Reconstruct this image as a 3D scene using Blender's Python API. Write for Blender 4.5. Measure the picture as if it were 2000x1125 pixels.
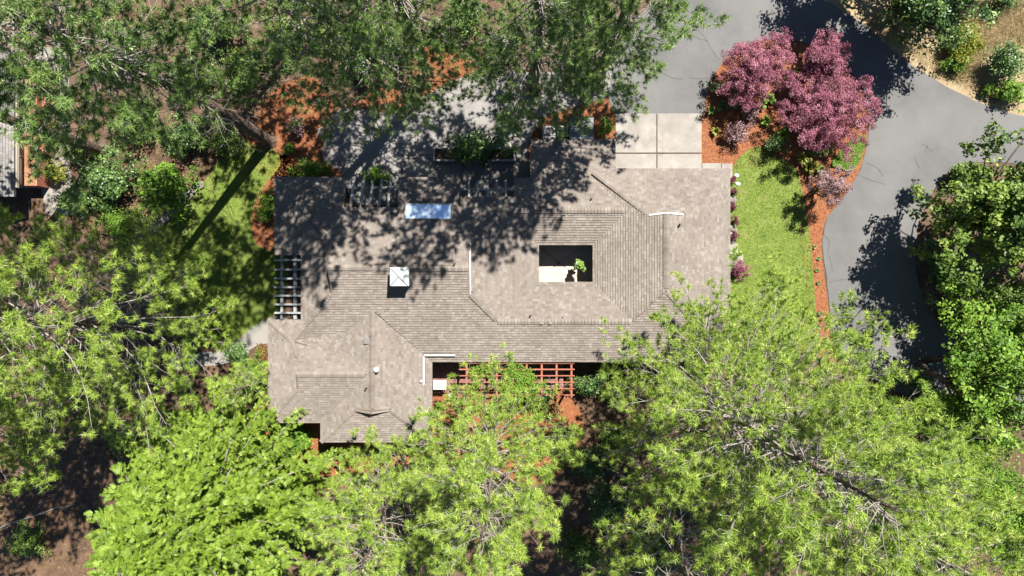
import bpy, bmesh, math, random
import numpy as np
from mathutils import Vector

for o in list(bpy.data.objects):
    bpy.data.objects.remove(o)
SCN = bpy.context.scene
COL = SCN.collection

# ---------------------------------------------------------------- camera
H = 44.0            # camera height above the ground (m)
SC = 30.0           # photo pixels per metre on the ground
CX, CY = 1000.0, 562.5
cam_d = bpy.data.cameras.new("camera")
cam_d.sensor_width = 36.0
cam_d.lens = 36.0 * H / (2000.0 / SC)
cam_d.clip_start = 0.5
cam_d.clip_end = 2000.0
cam = bpy.data.objects.new("camera", cam_d)
cam.location = (0, 0, H)
cam.rotation_euler = (0, 0, 0)
COL.objects.link(cam)
SCN.camera = cam

# ---------------------------------------------------------------- world, sun, exposure
SUN_ELEV = math.radians(57.0)
SUN_AZ = math.radians(31.0)          # clockwise from +Y (the top of the picture)
world = bpy.data.worlds.new("World")
SCN.world = world
world.use_nodes = True
wn = world.node_tree
wn.nodes.clear()
sky = wn.nodes.new("ShaderNodeTexSky")
sky.sky_type = 'NISHITA'
sky.sun_disc = False
sky.sun_elevation = SUN_ELEV
sky.sun_rotation = SUN_AZ
sky.altitude = 1200.0
sky.dust_density = 0.4
sky.ozone_density = 3.0
sky.air_density = 0.8
bg = wn.nodes.new("ShaderNodeBackground")
bg.inputs[1].default_value = 0.05
wo = wn.nodes.new("ShaderNodeOutputWorld")
wn.links.new(sky.outputs[0], bg.inputs[0])
wn.links.new(bg.outputs[0], wo.inputs[0])

sun_d = bpy.data.lights.new("sun", 'SUN')
sun_d.energy = 5.0
sun_d.angle = math.radians(0.53)
sun_d.color = (1.0, 0.955, 0.88)
sun = bpy.data.objects.new("sun", sun_d)
SUNV = Vector((math.sin(SUN_AZ) * math.cos(SUN_ELEV), math.cos(SUN_AZ) * math.cos(SUN_ELEV), math.sin(SUN_ELEV)))
sun.rotation_euler = SUNV.to_track_quat('Z', 'Y').to_euler()
sun.location = SUNV * 80
COL.objects.link(sun)

vs = SCN.view_settings
vs.view_transform = 'Standard'
vs.look = 'None'
vs.exposure = 1.72
vs.gamma = 1.0
vs.use_curve_mapping = False

# ---------------------------------------------------------------- small helpers
def P(px, py, z=0.0):
    """photo pixel + height -> world point (camera looks straight down)"""
    k = (H - z) / (H * SC)
    return ((px - CX) * k, (CY - py) * k, z)

def G(px, py):
    """pixel -> ground xy"""
    return ((px - CX) / SC, (CY - py) / SC)

def tag(o, label=None, cat=None, group=None, kind=None):
    if label: o["label"] = label
    if cat: o["category"] = cat
    if group: o["group"] = group
    if kind: o["kind"] = kind
    return o

def empty(name, loc=(0, 0, 0), label=None, cat=None, group=None):
    o = bpy.data.objects.new(name, None)
    o.empty_display_size = 0.3
    o.location = loc
    COL.objects.link(o)
    return tag(o, label, cat, group)

def link(name, me, mat=None, parent=None):
    o = bpy.data.objects.new(name, me)
    COL.objects.link(o)
    if mat is not None:
        if not me.materials: me.materials.append(mat)
    if parent is not None:
        o.parent = parent
        # geometry is given in world space: undo the parents' placement
        off = Vector((0, 0, 0)); p = parent
        while p is not None:
            off += Vector(p.location); p = p.parent
        o.location = -off
    return o

def np_mesh(name, V, F, tint=None):
    """V (n,3); F array (m,3|4) or a list of such arrays"""
    if not isinstance(F, list): F = [F]
    F = [np.asarray(f, dtype=np.int32) for f in F if len(f)]
    me = bpy.data.meshes.new(name)
    V = np.asarray(V, dtype=np.float32)
    me.vertices.add(len(V)); me.vertices.foreach_set('co', V.ravel())
    loops = np.concatenate([f.ravel() for f in F])
    starts = []; s = 0
    for f in F:
        starts.append(s + np.arange(len(f)) * f.shape[1]); s += f.size
    starts = np.concatenate(starts).astype(np.int32)
    me.loops.add(len(loops)); me.loops.foreach_set('vertex_index', loops)
    me.polygons.add(len(starts)); me.polygons.foreach_set('loop_start', starts)
    me.update(calc_edges=True)
    if tint is not None:
        a = me.attributes.new('tint', 'FLOAT', 'POINT')
        a.data.foreach_set('value', np.asarray(tint, dtype=np.float32))
    return me

class MB:
    """collects simple solids into one mesh"""
    def __init__(s): s.v = []; s.f = []
    def add(s, v, f):
        b = len(s.v); s.v += [tuple(p) for p in v]; s.f += [tuple(i + b for i in q) for q in f]; return s
    def box(s, x0, x1, y0, y1, z0, z1):
        v = [(x0, y0, z0), (x1, y0, z0), (x1, y1, z0), (x0, y1, z0), (x0, y0, z1), (x1, y0, z1), (x1, y1, z1), (x0, y1, z1)]
        return s.add(v, [(3, 2, 1, 0), (4, 5, 6, 7), (0, 1, 5, 4), (1, 2, 6, 5), (2, 3, 7, 6), (3, 0, 4, 7)])
    def bar(s, a, b, w, h, up=(0, 0, 1)):
        """box beam from a to b, width w across, height h along up"""
        a = Vector(a); b = Vector(b); d = (b - a).normalized()
        r = d.cross(Vector(up)).normalized() * (w / 2); u = r.cross(d).normalized() * (h / 2)
        v = [a - r - u, a + r - u, a + r + u, a - r + u, b - r - u, b + r - u, b + r + u, b - r + u]
        return s.add(v, [(0, 1, 2, 3), (7, 6, 5, 4), (0, 4, 5, 1), (1, 5, 6, 2), (2, 6, 7, 3), (3, 7, 4, 0)])
    def prism(s, pts, z0, z1):
        n = len(pts)
        v = [(p[0], p[1], z0) for p in pts] + [(p[0], p[1], z1) for p in pts]
        f = [tuple(range(n - 1, -1, -1)), tuple(range(n, 2 * n))] + [(i, (i + 1) % n, n + (i + 1) % n, n + i) for i in range(n)]
        return s.add(v, f)
    def cyl(s, c, r, z0, z1, n=12, r2=None):
        r2 = r if r2 is None else r2
        v = [(c[0] + r * math.cos(2 * math.pi * i / n), c[1] + r * math.sin(2 * math.pi * i / n), z0) for i in range(n)]
        v += [(c[0] + r2 * math.cos(2 * math.pi * i / n), c[1] + r2 * math.sin(2 * math.pi * i / n), z1) for i in range(n)]
        return s.add(v, [tuple(range(n - 1, -1, -1)), tuple(range(n, 2 * n))] + [(i, (i + 1) % n, n + (i + 1) % n, n + i) for i in range(n)])
    def build(s, name, mat, parent=None, bevel=0.0):
        me = bpy.data.meshes.new(name); me.from_pydata(s.v, [], s.f); me.update()
        if bevel:
            bm = bmesh.new(); bm.from_mesh(me)
            bmesh.ops.bevel(bm, geom=list(bm.edges), offset=bevel, segments=1, affect='EDGES')
            bm.to_mesh(me); bm.free()
        return link(name, me, mat, parent)

def smooth(pts, n=6, closed=True):
    """Catmull-Rom through pixel points"""
    out = []; m = len(pts)
    for i in range(m if closed else m - 1):
        if closed: p0, p1, p2, p3 = pts[i - 1], pts[i], pts[(i + 1) % m], pts[(i + 2) % m]
        else: p0, p1, p2, p3 = pts[max(i - 1, 0)], pts[i], pts[i + 1], pts[min(i + 2, m - 1)]
        for k in range(n):
            t = k / n; t2 = t * t; t3 = t2 * t
            out.append(tuple(0.5 * (2 * p1[j] + (p2[j] - p0[j]) * t + (2 * p0[j] - 5 * p1[j] + 4 * p2[j] - p3[j]) * t2 + (3 * p1[j] - p0[j] - 3 * p2[j] + p3[j]) * t3) for j in (0, 1)))
    if not closed: out.append(pts[-1])
    return out

def sheet(name, pts_px, z, mat, parent=None, structure=True, skirt=0.0):
    pts = [G(*p) for p in pts_px]
    a = sum(pts[i][0] * pts[(i + 1) % len(pts)][1] - pts[(i + 1) % len(pts)][0] * pts[i][1] for i in range(len(pts)))
    if a < 0: pts = pts[::-1]
    n = len(pts)
    v = [(p[0], p[1], z) for p in pts]; f = [tuple(range(n))]
    if skirt:
        v += [(p[0], p[1], z - skirt) for p in pts]
        f += [(i, n + i, n + (i + 1) % n, (i + 1) % n) for i in range(n)]
    me = bpy.data.meshes.new(name); me.from_pydata(v, [], f); me.update()
    o = link(name, me, mat, parent)
    if structure and parent is None: o["kind"] = "structure"
    return o

def inside(poly, X, Y):
    """vectorised point in polygon, poly list of xy"""
    X = np.asarray(X); Y = np.asarray(Y); r = np.zeros(X.shape, bool); n = len(poly)
    for i in range(n):
        x0, y0 = poly[i]; x1, y1 = poly[(i + 1) % n]
        if y0 == y1: continue
        c = ((y0 > Y) != (y1 > Y)) & (X < (x1 - x0) * (Y - y0) / (y1 - y0) + x0)
        r ^= c
    return r

def vnoise(X, Y, scale, seed=0):
    """smooth value noise 0..1"""
    g = np.random.default_rng(seed).random((64, 64))
    x = np.asarray(X) / scale; y = np.asarray(Y) / scale
    i = np.floor(x).astype(int); j = np.floor(y).astype(int)
    u = x - i; v = y - j; u = u * u * (3 - 2 * u); v = v * v * (3 - 2 * v)
    a = g[i % 64, j % 64]; b = g[(i + 1) % 64, j % 64]; c = g[i % 64, (j + 1) % 64]; d = g[(i + 1) % 64, (j + 1) % 64]
    return (a * (1 - u) + b * u) * (1 - v) + (c * (1 - u) + d * u) * v

# ---------------------------------------------------------------- materials
def nodes_of(name):
    m = bpy.data.materials.new(name); m.use_nodes = True
    nt = m.node_tree; nt.nodes.clear()
    return m, nt, nt.nodes.new, nt.links.new

def ramp(N, cols, pos=None):
    r = N("ShaderNodeValToRGB"); e = r.color_ramp.elements
    while len(e) < len(cols): e.new(0.5)
    for i, c in enumerate(cols):
        e[i].position = (i / (len(cols) - 1)) if pos is None else pos[i]
        e[i].color = (*c, 1)
    return r

def mat_noise(name, cols, scale=3.0, rough=0.85, bump=0.3, bscale=40.0, detail=6.0, second=None, spec=0.3, metal=0.0, dist=0.02, stretch=(1, 1, 1), pos=None):
    """procedural surface: colour from fractal noise in world space, fine bump.
    second = (scale, strength, colour): a second, larger patch colour"""
    m, nt, N, L = nodes_of(name)
    out = N("ShaderNodeOutputMaterial"); b = N("ShaderNodeBsdfPrincipled")
    g = N("ShaderNodeNewGeometry"); mp = N("ShaderNodeMapping"); mp.inputs['Scale'].default_value = stretch
    L(g.outputs['Position'], mp.inputs['Vector'])
    n = N("ShaderNodeTexNoise"); n.inputs['Scale'].default_value = scale; n.inputs['Detail'].default_value = detail
    n.inputs['Roughness'].default_value = 0.65
    L(mp.outputs[0], n.inputs['Vector'])
    if pos is None: pos = [0.28 + 0.44 * i / (len(cols) - 1) for i in range(len(cols))]
    r = ramp(N, cols, pos); L(n.outputs['Fac'], r.inputs[0])
    col = r.outputs[0]
    if second:
        n2 = N("ShaderNodeTexNoise"); n2.inputs['Scale'].default_value = second[0]; n2.inputs['Detail'].default_value = 4
        L(g.outputs['Position'], n2.inputs['Vector'])
        r2 = ramp(N, [(0, 0, 0), (second[1],) * 3], [0.45, 0.62]); L(n2.outputs['Fac'], r2.inputs[0])
        mx = N("ShaderNodeMixRGB"); L(r2.outputs[0], mx.inputs[0]); L(col, mx.inputs[1]); mx.inputs[2].default_value = (*second[2], 1)
        col = mx.outputs[0]
    L(col, b.inputs['Base Color'])
    b.inputs['Roughness'].default_value = rough; b.inputs['Metallic'].default_value = metal
    b.inputs['Specular IOR Level'].default_value = spec
    if bump:
        nb = N("ShaderNodeTexNoise"); nb.inputs['Scale'].default_value = bscale; nb.inputs['Detail'].default_value = 8
        L(g.outputs['Position'], nb.inputs['Vector'])
        bp = N("ShaderNodeBump"); bp.inputs['Strength'].default_value = bump; bp.inputs['Distance'].default_value = dist
        L(nb.outputs['Fac'], bp.inputs['Height']); L(bp.outputs[0], b.inputs['Normal'])
    L(b.outputs[0], out.inputs[0])
    return m

def mat_leaf(name, cols, trans=0.3, rough=0.5, spec=0.35, tcol=None):
    """foliage: colour by the per-leaf 'tint' attribute, some light passes through"""
    m, nt, N, L = nodes_of(name)
    out = N("ShaderNodeOutputMaterial"); b = N("ShaderNodeBsdfPrincipled")
    a = N("ShaderNodeAttribute"); a.attribute_name = 'tint'
    r = ramp(N, cols); L(a.outputs['Fac'], r.inputs[0])
    L(r.outputs[0], b.inputs['Base Color'])
    b.inputs['Roughness'].default_value = rough; b.inputs['Specular IOR Level'].default_value = spec
    t = N("ShaderNodeBsdfTranslucent")
    if tcol:
        mx = N("ShaderNodeMixRGB"); mx.blend_type = 'MULTIPLY'; mx.inputs[0].default_value = 1.0
        L(r.outputs[0], mx.inputs[1]); mx.inputs[2].default_value = (*tcol, 1); L(mx.outputs[0], t.inputs[0])
    else: L(r.outputs[0], t.inputs[0])
    mix = N("ShaderNodeMixShader"); mix.inputs[0].default_value = trans
    L(b.outputs[0], mix.inputs[1]); L(t.outputs[0], mix.inputs[2]); L(mix.outputs[0], out.inputs[0])
    return m

def mat_island(name, cols, rough=0.9, bump=0.25, bscale=60, mottle=0.25):
    """pieces that each take their own tone (shingles, chips, stones)"""
    m, nt, N, L = nodes_of(name)
    out = N("ShaderNodeOutputMaterial"); b = N("ShaderNodeBsdfPrincipled")
    g = N("ShaderNodeNewGeometry"); r = ramp(N, cols); L(g.outputs['Random Per Island'], r.inputs[0])
    n = N("ShaderNodeTexNoise"); n.inputs['Scale'].default_value = 0.55; n.inputs['Detail'].default_value = 5
    L(g.outputs['Position'], n.inputs['Vector'])
    mr = N("ShaderNodeMapRange"); mr.inputs['From Min'].default_value = 0.3; mr.inputs['From Max'].default_value = 0.7
    mr.inputs['To Min'].default_value = 1 - mottle; mr.inputs['To Max'].default_value = 1 + mottle * 0.5
    L(n.outputs['Fac'], mr.inputs['Value'])
    mx = N("ShaderNodeMixRGB"); mx.blend_type = 'MULTIPLY'; mx.inputs[0].default_value = 1
    L(r.outputs[0], mx.inputs[1]); L(mr.outputs[0], mx.inputs[2]); L(mx.outputs[0], b.inputs['Base Color'])
    b.inputs['Roughness'].default_value = rough; b.inputs['Specular IOR Level'].default_value = 0.2
    nb = N("ShaderNodeTexNoise"); nb.inputs['Scale'].default_value = bscale; nb.inputs['Detail'].default_value = 6
    L(g.outputs['Position'], nb.inputs['Vector'])
    bp = N("ShaderNodeBump"); bp.inputs['Strength'].default_value = bump; bp.inputs['Distance'].default_value = 0.015
    L(nb.outputs['Fac'], bp.inputs['Height']); L(bp.outputs[0], b.inputs['Normal'])
    L(b.outputs[0], out.inputs[0])
    return m

def mat_plain(name, col, rough=0.5, metal=0.0, spec=0.4, var=0.12, scale=4.0):
    lo = tuple(c * (1 - var) for c in col); hi = tuple(min(1, c * (1 + var)) for c in col)
    return mat_noise(name, [lo, hi], scale=scale, rough=rough, bump=0.06, metal=metal, spec=spec)

M = {}
M['soil'] = mat_noise('forest_floor', [(0.027, 0.017, 0.011), (0.071, 0.044, 0.027), (0.131, 0.089, 0.053)], scale=1.6, bump=0.8, bscale=14, dist=0.06, second=(0.25, 0.7, (0.095, 0.053, 0.030)))
M['mulch'] = mat_noise('bark_mulch', [(0.089, 0.028, 0.011), (0.172, 0.062, 0.024), (0.231, 0.101, 0.044)], scale=5.0, bump=0.9, bscale=30, dist=0.04)
M['chip'] = mat_island('bark_chip', [(0.090, 0.026, 0.010), (0.192, 0.056, 0.020), (0.225, 0.079, 0.028), (0.271, 0.124, 0.056)], mottle=0.3)
M['asphalt'] = mat_noise('asphalt', [(0.068, 0.069, 0.068), (0.086, 0.084, 0.083), (0.104, 0.102, 0.099)], scale=0.35, rough=0.9, bump=0.35, bscale=110, dist=0.01, detail=10, second=(0.22, 0.35, (0.125, 0.122, 0.116)))
M['path'] = mat_noise('path_asphalt', [(0.128, 0.120, 0.112), (0.162, 0.153, 0.144), (0.181, 0.170, 0.158)], scale=0.7, bump=0.3, bscale=90, dist=0.01)
M['concrete'] = mat_noise('concrete', [(0.139, 0.126, 0.109), (0.194, 0.178, 0.159), (0.232, 0.217, 0.197)], scale=1.3, bump=0.25, bscale=70, dist=0.008, detail=9, second=(0.5, 0.4, (0.139, 0.127, 0.113)))
M['lawn'] = mat_noise('lawn_soil', [(0.059, 0.091, 0.014), (0.101, 0.139, 0.020), (0.143, 0.153, 0.048)], scale=1.3, bump=0.6, bscale=40)
M['drygrass'] = mat_noise('dry_bank', [(0.142, 0.100, 0.052), (0.214, 0.161, 0.090), (0.246, 0.199, 0.123)], scale=1.5, bump=0.8, bscale=18, dist=0.05)
M['crack'] = mat_plain('tar_crack', (0.05, 0.05, 0.052), 0.8)
M['shingle'] = mat_island('asphalt_shingle', [(0.120, 0.100, 0.086), (0.140, 0.119, 0.103), (0.146, 0.125, 0.109), (0.153, 0.131, 0.114), (0.180, 0.158, 0.139)], mottle=0.12)
M['decking'] = mat_noise('roof_underlay', [(0.059, 0.050, 0.044), (0.083, 0.071, 0.062)], scale=2, bump=0.1)
M['fascia'] = mat_plain('fascia_paint', (0.134, 0.112, 0.093), 0.6)
M['wall'] = mat_noise('house_siding', [(0.131, 0.101, 0.077), (0.160, 0.125, 0.098)], scale=2, bump=0.3, bscale=12, stretch=(1, 1, 8))
M['white'] = mat_plain('white_metal', (0.394, 0.389, 0.374), 0.4, var=0.05)
M['rust'] = mat_noise('rusty_trough', [(0.445, 0.432, 0.391), (0.415, 0.368, 0.249), (0.249, 0.142, 0.059)], scale=1.7, bump=0.1, pos=[0.4, 0.58, 0.72])
M['vent'] = mat_plain('vent_metal', (0.119, 0.109, 0.103), 0.5)
M['black'] = mat_plain('black_pipe', (0.02, 0.02, 0.022), 0.5)
M['gwood'] = mat_noise('grey_timber', [(0.131, 0.140, 0.143), (0.193, 0.201, 0.201), (0.232, 0.236, 0.232)], scale=3, bump=0.3, bscale=30, stretch=(1, 1, 1))
M['redwood'] = mat_noise('red_stained_timber', [(0.151, 0.045, 0.028), (0.211, 0.073, 0.045), (0.262, 0.106, 0.071)], scale=4, bump=0.3, bscale=30)
M['orangewood'] = mat_noise('cedar_deck_board', [(0.190, 0.081, 0.038), (0.246, 0.119, 0.066), (0.284, 0.157, 0.095)], scale=3, bump=0.3, bscale=25)
M['brick'] = mat_island('patio_brick', [(0.131, 0.066, 0.058), (0.171, 0.090, 0.081), (0.201, 0.116, 0.103)], mottle=0.15)
M['mortar'] = mat_plain('mortar', (0.25, 0.21, 0.19), 0.95)
M['travertine'] = mat_noise('courtyard_stone', [(0.281, 0.226, 0.163), (0.345, 0.299, 0.236), (0.362, 0.331, 0.281)], scale=1.6, bump=0.15, bscale=30)
M['bark'] = mat_noise('pine_bark', [(0.030, 0.021, 0.015), (0.089, 0.062, 0.047), (0.154, 0.112, 0.089)], scale=4.5, bump=1.0, bscale=7, dist=0.12, stretch=(1, 1, 0.35))
M['limb'] = mat_noise('grey_limb', [(0.110, 0.093, 0.077), (0.198, 0.176, 0.154), (0.252, 0.230, 0.204)], scale=6, bump=0.4, bscale=25)
M['twig'] = mat_noise('brown_twig', [(0.053, 0.038, 0.030), (0.106, 0.076, 0.057)], scale=6, bump=0.3)
M['stone'] = mat_noise('grey_rock', [(0.089, 0.081, 0.072), (0.161, 0.146, 0.126), (0.218, 0.197, 0.174)], scale=2.5, bump=0.8, bscale=9, dist=0.05)
M['planterwall'] = mat_noise('planter_concrete', [(0.284, 0.279, 0.267), (0.368, 0.356, 0.338)], scale=2, bump=0.2)
M['acmetal'] = mat_plain('condenser_metal', (0.344, 0.344, 0.332), 0.45, metal=0.2)
M['dome'] = mat_plain('skylight_dome', (0.428, 0.476, 0.458), 0.25, var=0.03)
M['window'] = mat_plain('window_glass', (0.03, 0.04, 0.05), 0.08, spec=0.6)

def mat_glass_blue():
    m, nt, N, L = nodes_of('sky_reflection_glass')
    out = N("ShaderNodeOutputMaterial"); b = N("ShaderNodeBsdfPrincipled")
    g = N("ShaderNodeNewGeometry"); n = N("ShaderNodeTexNoise"); n.inputs['Scale'].default_value = 1.2
    L(g.outputs['Position'], n.inputs['Vector'])
    r = ramp(N, [(0.60, 0.80, 1.0), (0.80, 0.92, 1.0)], [0.35, 0.65]); L(n.outputs['Fac'], r.inputs[0]); L(r.outputs[0], b.inputs['Base Color'])  # reflected sky partly put into the blue base colour
    b.inputs['Metallic'].default_value = 0.6; b.inputs['Roughness'].default_value = 0.06
    L(b.outputs[0], out.inputs[0]); return m
M['blueglass'] = mat_glass_blue()

# foliage tones
M['pine'] = mat_leaf('pine_needles', [(0.114, 0.184, 0.028), (0.208, 0.310, 0.043), (0.289, 0.401, 0.056), (0.417, 0.489, 0.113)], trans=0.36, rough=0.42, spec=0.45)
M['pine_shade_side'] = mat_leaf('shade_side_needles', [(0.069, 0.130, 0.034), (0.131, 0.220, 0.052), (0.193, 0.298, 0.072), (0.293, 0.389, 0.117)], trans=0.34, rough=0.42, spec=0.45)  # darker copy of the pine tones: shade of back-lit crowns put into the colour
M['hemlock'] = mat_leaf('feathery_spray', [(0.073, 0.126, 0.014), (0.122, 0.194, 0.020), (0.166, 0.250, 0.024), (0.233, 0.308, 0.045)], trans=0.36, rough=0.55, spec=0.3)
M['maple'] = mat_leaf('maple_leaf', [(0.036, 0.077, 0.016), (0.077, 0.135, 0.025), (0.135, 0.207, 0.032), (0.234, 0.297, 0.054)], trans=0.35, rough=0.5, spec=0.3)
M['bright'] = mat_leaf('bright_leaf', [(0.050, 0.112, 0.013), (0.095, 0.187, 0.018), (0.142, 0.256, 0.022), (0.213, 0.324, 0.045)], trans=0.4, rough=0.5, spec=0.3)
M['yellowgreen'] = mat_leaf('yellow_green_leaf', [(0.078, 0.106, 0.011), (0.150, 0.183, 0.016), (0.233, 0.255, 0.028), (0.289, 0.277, 0.050)], trans=0.4)
M['deep'] = mat_leaf('deep_green_leaf', [(0.022, 0.055, 0.015), (0.05, 0.105, 0.025), (0.09, 0.16, 0.035), (0.18, 0.27, 0.06)], trans=0.28, rough=0.4, spec=0.45)
M['purple'] = mat_leaf('smoke_tree_leaf', [(0.097, 0.032, 0.045), (0.201, 0.063, 0.092), (0.292, 0.103, 0.145), (0.372, 0.180, 0.210)], trans=0.3, rough=0.55, spec=0.25)
M['mauve'] = mat_leaf('mauve_leaf', [(0.107, 0.057, 0.057), (0.185, 0.107, 0.107), (0.256, 0.164, 0.164), (0.320, 0.228, 0.228)], trans=0.25)
M['barberry'] = mat_leaf('barberry_leaf', [(0.044, 0.009, 0.016), (0.093, 0.020, 0.033), (0.143, 0.033, 0.053), (0.182, 0.060, 0.076)], trans=0.25)
M['grass'] = mat_leaf('grass_blade', [(0.084, 0.150, 0.007), (0.138, 0.224, 0.013), (0.198, 0.278, 0.022), (0.299, 0.298, 0.103)], trans=0.3, rough=0.6, spec=0.2)
M['straw'] = mat_leaf('dry_grass_blade', [(0.207, 0.146, 0.061), (0.304, 0.231, 0.109), (0.377, 0.304, 0.170), (0.401, 0.353, 0.231)], trans=0.25, rough=0.7, spec=0.15)
M['flower'] = mat_leaf('flower_petal', [(0.55, 0.05, 0.09), (0.70, 0.12, 0.20), (0.75, 0.25, 0.10), (0.80, 0.6, 0.55)], trans=0.3)
M['rustleaf'] = mat_leaf('rusty_leaf', [(0.105, 0.042, 0.016), (0.178, 0.079, 0.026), (0.210, 0.126, 0.042), (0.220, 0.173, 0.063)], trans=0.3)
# ================================================================ THE GROUND
def quad_sheet(name, s, z, mat):
    me = bpy.data.meshes.new(name)
    me.from_pydata([(-s, -s, z), (s, -s, z), (s, s, z), (-s, s, z)], [], [(0, 1, 2, 3)]); me.update()
    o = link(name, me, mat); o["kind"] = "structure"; return o
ground = quad_sheet('ground', 700.0, 0.0, M['soil'])

mulch_polys = {
    'mulch_bed': smooth([(545, 350), (478, 322), (488, 246), (536, 176), (606, 150), (648, 190), (664, 240), (668, 350)]),
    'mulch_walk': smooth([(676, 226), (704, 190), (786, 150), (822, 96), (900, 84), (966, 138), (900, 166), (836, 204), (764, 230)]),
    'mulch_planter': smooth([(848, 300), (852, 262), (900, 240), (990, 244), (1060, 230), (1180, 196), (1225, 226), (1190, 300), (1020, 330), (900, 330)]),
    'mulch_border': smooth([(552, 300), (530, 330), (500, 385), (488, 430), (494, 480), (520, 510), (560, 500), (570, 400), (580, 330)]),
    'mulch_island': smooth([(1369, 330), (1369, 240), (1374, 185), (1392, 140), (1420, 108), (1470, 80), (1540, 76), (1610, 96), (1660, 135), (1692, 190), (1696, 260), (1680, 330), (1640, 395), (1613, 430), (1605, 480), (1610, 540), (1618, 600), (1622, 660), (1640, 710), (1560, 720), (1572, 600), (1560, 450), (1545, 330), (1430, 332)]),
    'mulch_south_bed': smooth([(500, 790), (560, 800), (700, 800), (830, 740), (1000, 740), (1085, 745), (1140, 826), (1100, 920), (1000, 950), (860, 900), (640, 930), (520, 890)]),
}
for nm, poly in mulch_polys.items():
    sheet('mulch_bed', poly, 0.010, M['mulch'])

lawn_r = smooth([(1426, 345), (1440, 312), (1478, 286), (1515, 305), (1548, 322), (1562, 350), (1572, 400), (1582, 460), (1587, 520), (1592, 590), (1598, 680), (1560, 730), (1480, 730), (1400, 700), (1380, 600), (1380, 450), (1400, 380)])
lawn_l = smooth([(548, 318), (536, 292), (500, 285), (462, 268), (430, 310), (395, 360), (340, 425), (290, 480), (272, 540), (300, 620), (360, 660), (440, 680), (500, 650), (540, 610), (560, 560), (560, 500), (505, 480), (492, 440), (496, 400), (515, 365), (535, 340)])
lawn_a = sheet('lawn', lawn_r, 0.016, M['lawn'])
lawn_b = sheet('lawn', lawn_l, 0.016, M['lawn'])
lawn_a["label"] = 'green lawn beside the driveway island'
lawn_b["label"] = 'shaded lawn at the far corner of the house'

drive = smooth([(1225, 60), (1340, -60), (1440, -160), (1560, -160), (1590, -30), (1630, 12), (1690, 50), (1750, 104), (1820, 152), (1890, 190), (1960, 218), (2120, 262), (2120, 330), (1960, 318), (1880, 322), (1836, 352), (1804, 410), (1788, 470), (1790, 540), (1815, 605), (1880, 660), (2010, 700), (2140, 720), (2140, 830), (1980, 812), (1840, 790), (1740, 760), (1676, 722), (1636, 672), (1622, 620), (1614, 540), (1606, 480), (1614, 428), (1643, 390), (1680, 330), (1695, 262), (1693, 195), (1662, 140), (1612, 98), (1542, 78), (1472, 83), (1424, 110), (1396, 144), (1377, 190), (1371, 225), (1290, 224), (1200, 222), (1195, 140)], 5)
_r = random.Random(4)
drive = [(a + _r.uniform(-.9, .9), b + _r.uniform(-.9, .9)) for a, b in drive]
driveway = sheet('driveway', drive, 0.034, M['asphalt'], skirt=0.05)
bank = sheet('dry_bank', smooth([(1600, -20), (1680, 60), (1740, 112), (1810, 160), (1880, 200), (1955, 230), (2120, 280), (2140, 120), (2120, -60), (1900, -100), (1700, -90)]), 0.012, M['drygrass'])
walkway = sheet('walkway', smooth([(668, 338), (636, 318), (630, 292), (640, 262), (640, 240), (668, 212), (715, 214), (752, 220), (790, 208), (835, 184), (900, 152), (960, 138), (1060, 142), (1160, 130), (1240, 100), (1250, 160), (1150, 200), (1075, 222), (1040, 262), (1030, 300), (1040, 352), (900, 392), (760, 400), (690, 392)], 5), 0.024, M['path'], skirt=0.03)
side_path = sheet('side_path', smooth([(560, 622), (526, 620), (492, 640), (440, 680), (380, 690), (335, 698), (330, 720), (390, 716), (450, 708), (500, 676), (540, 668), (575, 650)], 5), 0.022, M['path'])
neighbour_pad = sheet('concrete_pad', [(70, 90), (136, 96), (134, 300), (150, 420), (90, 420), (70, 300)], 0.018, M['concrete'])

# cracks sealed with tar, lying on the driveway
def crack(pts, w=0.03, parent=driveway, z=0.039):
    pts = smooth(pts, 5, False)
    rng = random.Random(len(pts) * 7 + int(pts[0][0]))
    v = []; f = []
    for i, p in enumerate(pts):
        x, y = G(*p); q = pts[min(i + 1, len(pts) - 1)]; r = pts[max(i - 1, 0)]
        dx, dy = q[0] - r[0], -(q[1] - r[1]); l = math.hypot(dx, dy) or 1
        ww = w * rng.uniform(0.4, 1.2); jx = rng.uniform(-.02, .02)
        v += [(x - dy / l * ww + jx, y + dx / l * ww, z), (x + dy / l * ww + jx, y - dx / l * ww, z)]
        if i: f.append((2 * i - 2, 2 * i - 1, 2 * i + 1, 2 * i))
    me = bpy.data.meshes.new('tar_crack'); me.from_pydata(v, [], f); me.update()
    return link('tar_crack', me, M['crack'], parent)
for c in ([(1352, 42), (1362, 58), (1378, 76), (1390, 98), (1406, 118)], [(1338, 66), (1360, 74), (1380, 80)], [(1612, 442), (1609, 458), (1619, 472), (1617, 492), (1622, 512), (1626, 532)],
          [(1618, 551), (1640, 547), (1672, 543)], [(1800, 281), (1812, 289), (1822, 297)], [(1812, 283), (1806, 298)], [(1786, 305), (1791, 322), (1797, 330)], [(1345, 152), (1370, 154), (1388, 148), (1390, 130)],
          [(1290, 140), (1312, 152), (1334, 155)], [(1690, 318), (1712, 328), (1724, 345)], [(1672, 340), (1700, 352), (1728, 360)]):
    crack(c)

# the concrete apron before the garage: four slabs with open joints
apron = empty('concrete_apron', (*G(1286, 276), 0)); apron["kind"] = "structure"
for (x0, x1, y0, y1) in ((1202, 1281.5, 222, 298.5), (1283.5, 1370, 222, 298.5), (1202, 1281.5, 301, 352), (1283.5, 1370, 301, 352)):
    a = G(x0, y1); b = G(x1, y0)
    MB().box(a[0], b[0], a[1], b[1], -0.05, 0.058).build('slab', M['concrete'], apron, bevel=0.01)
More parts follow.
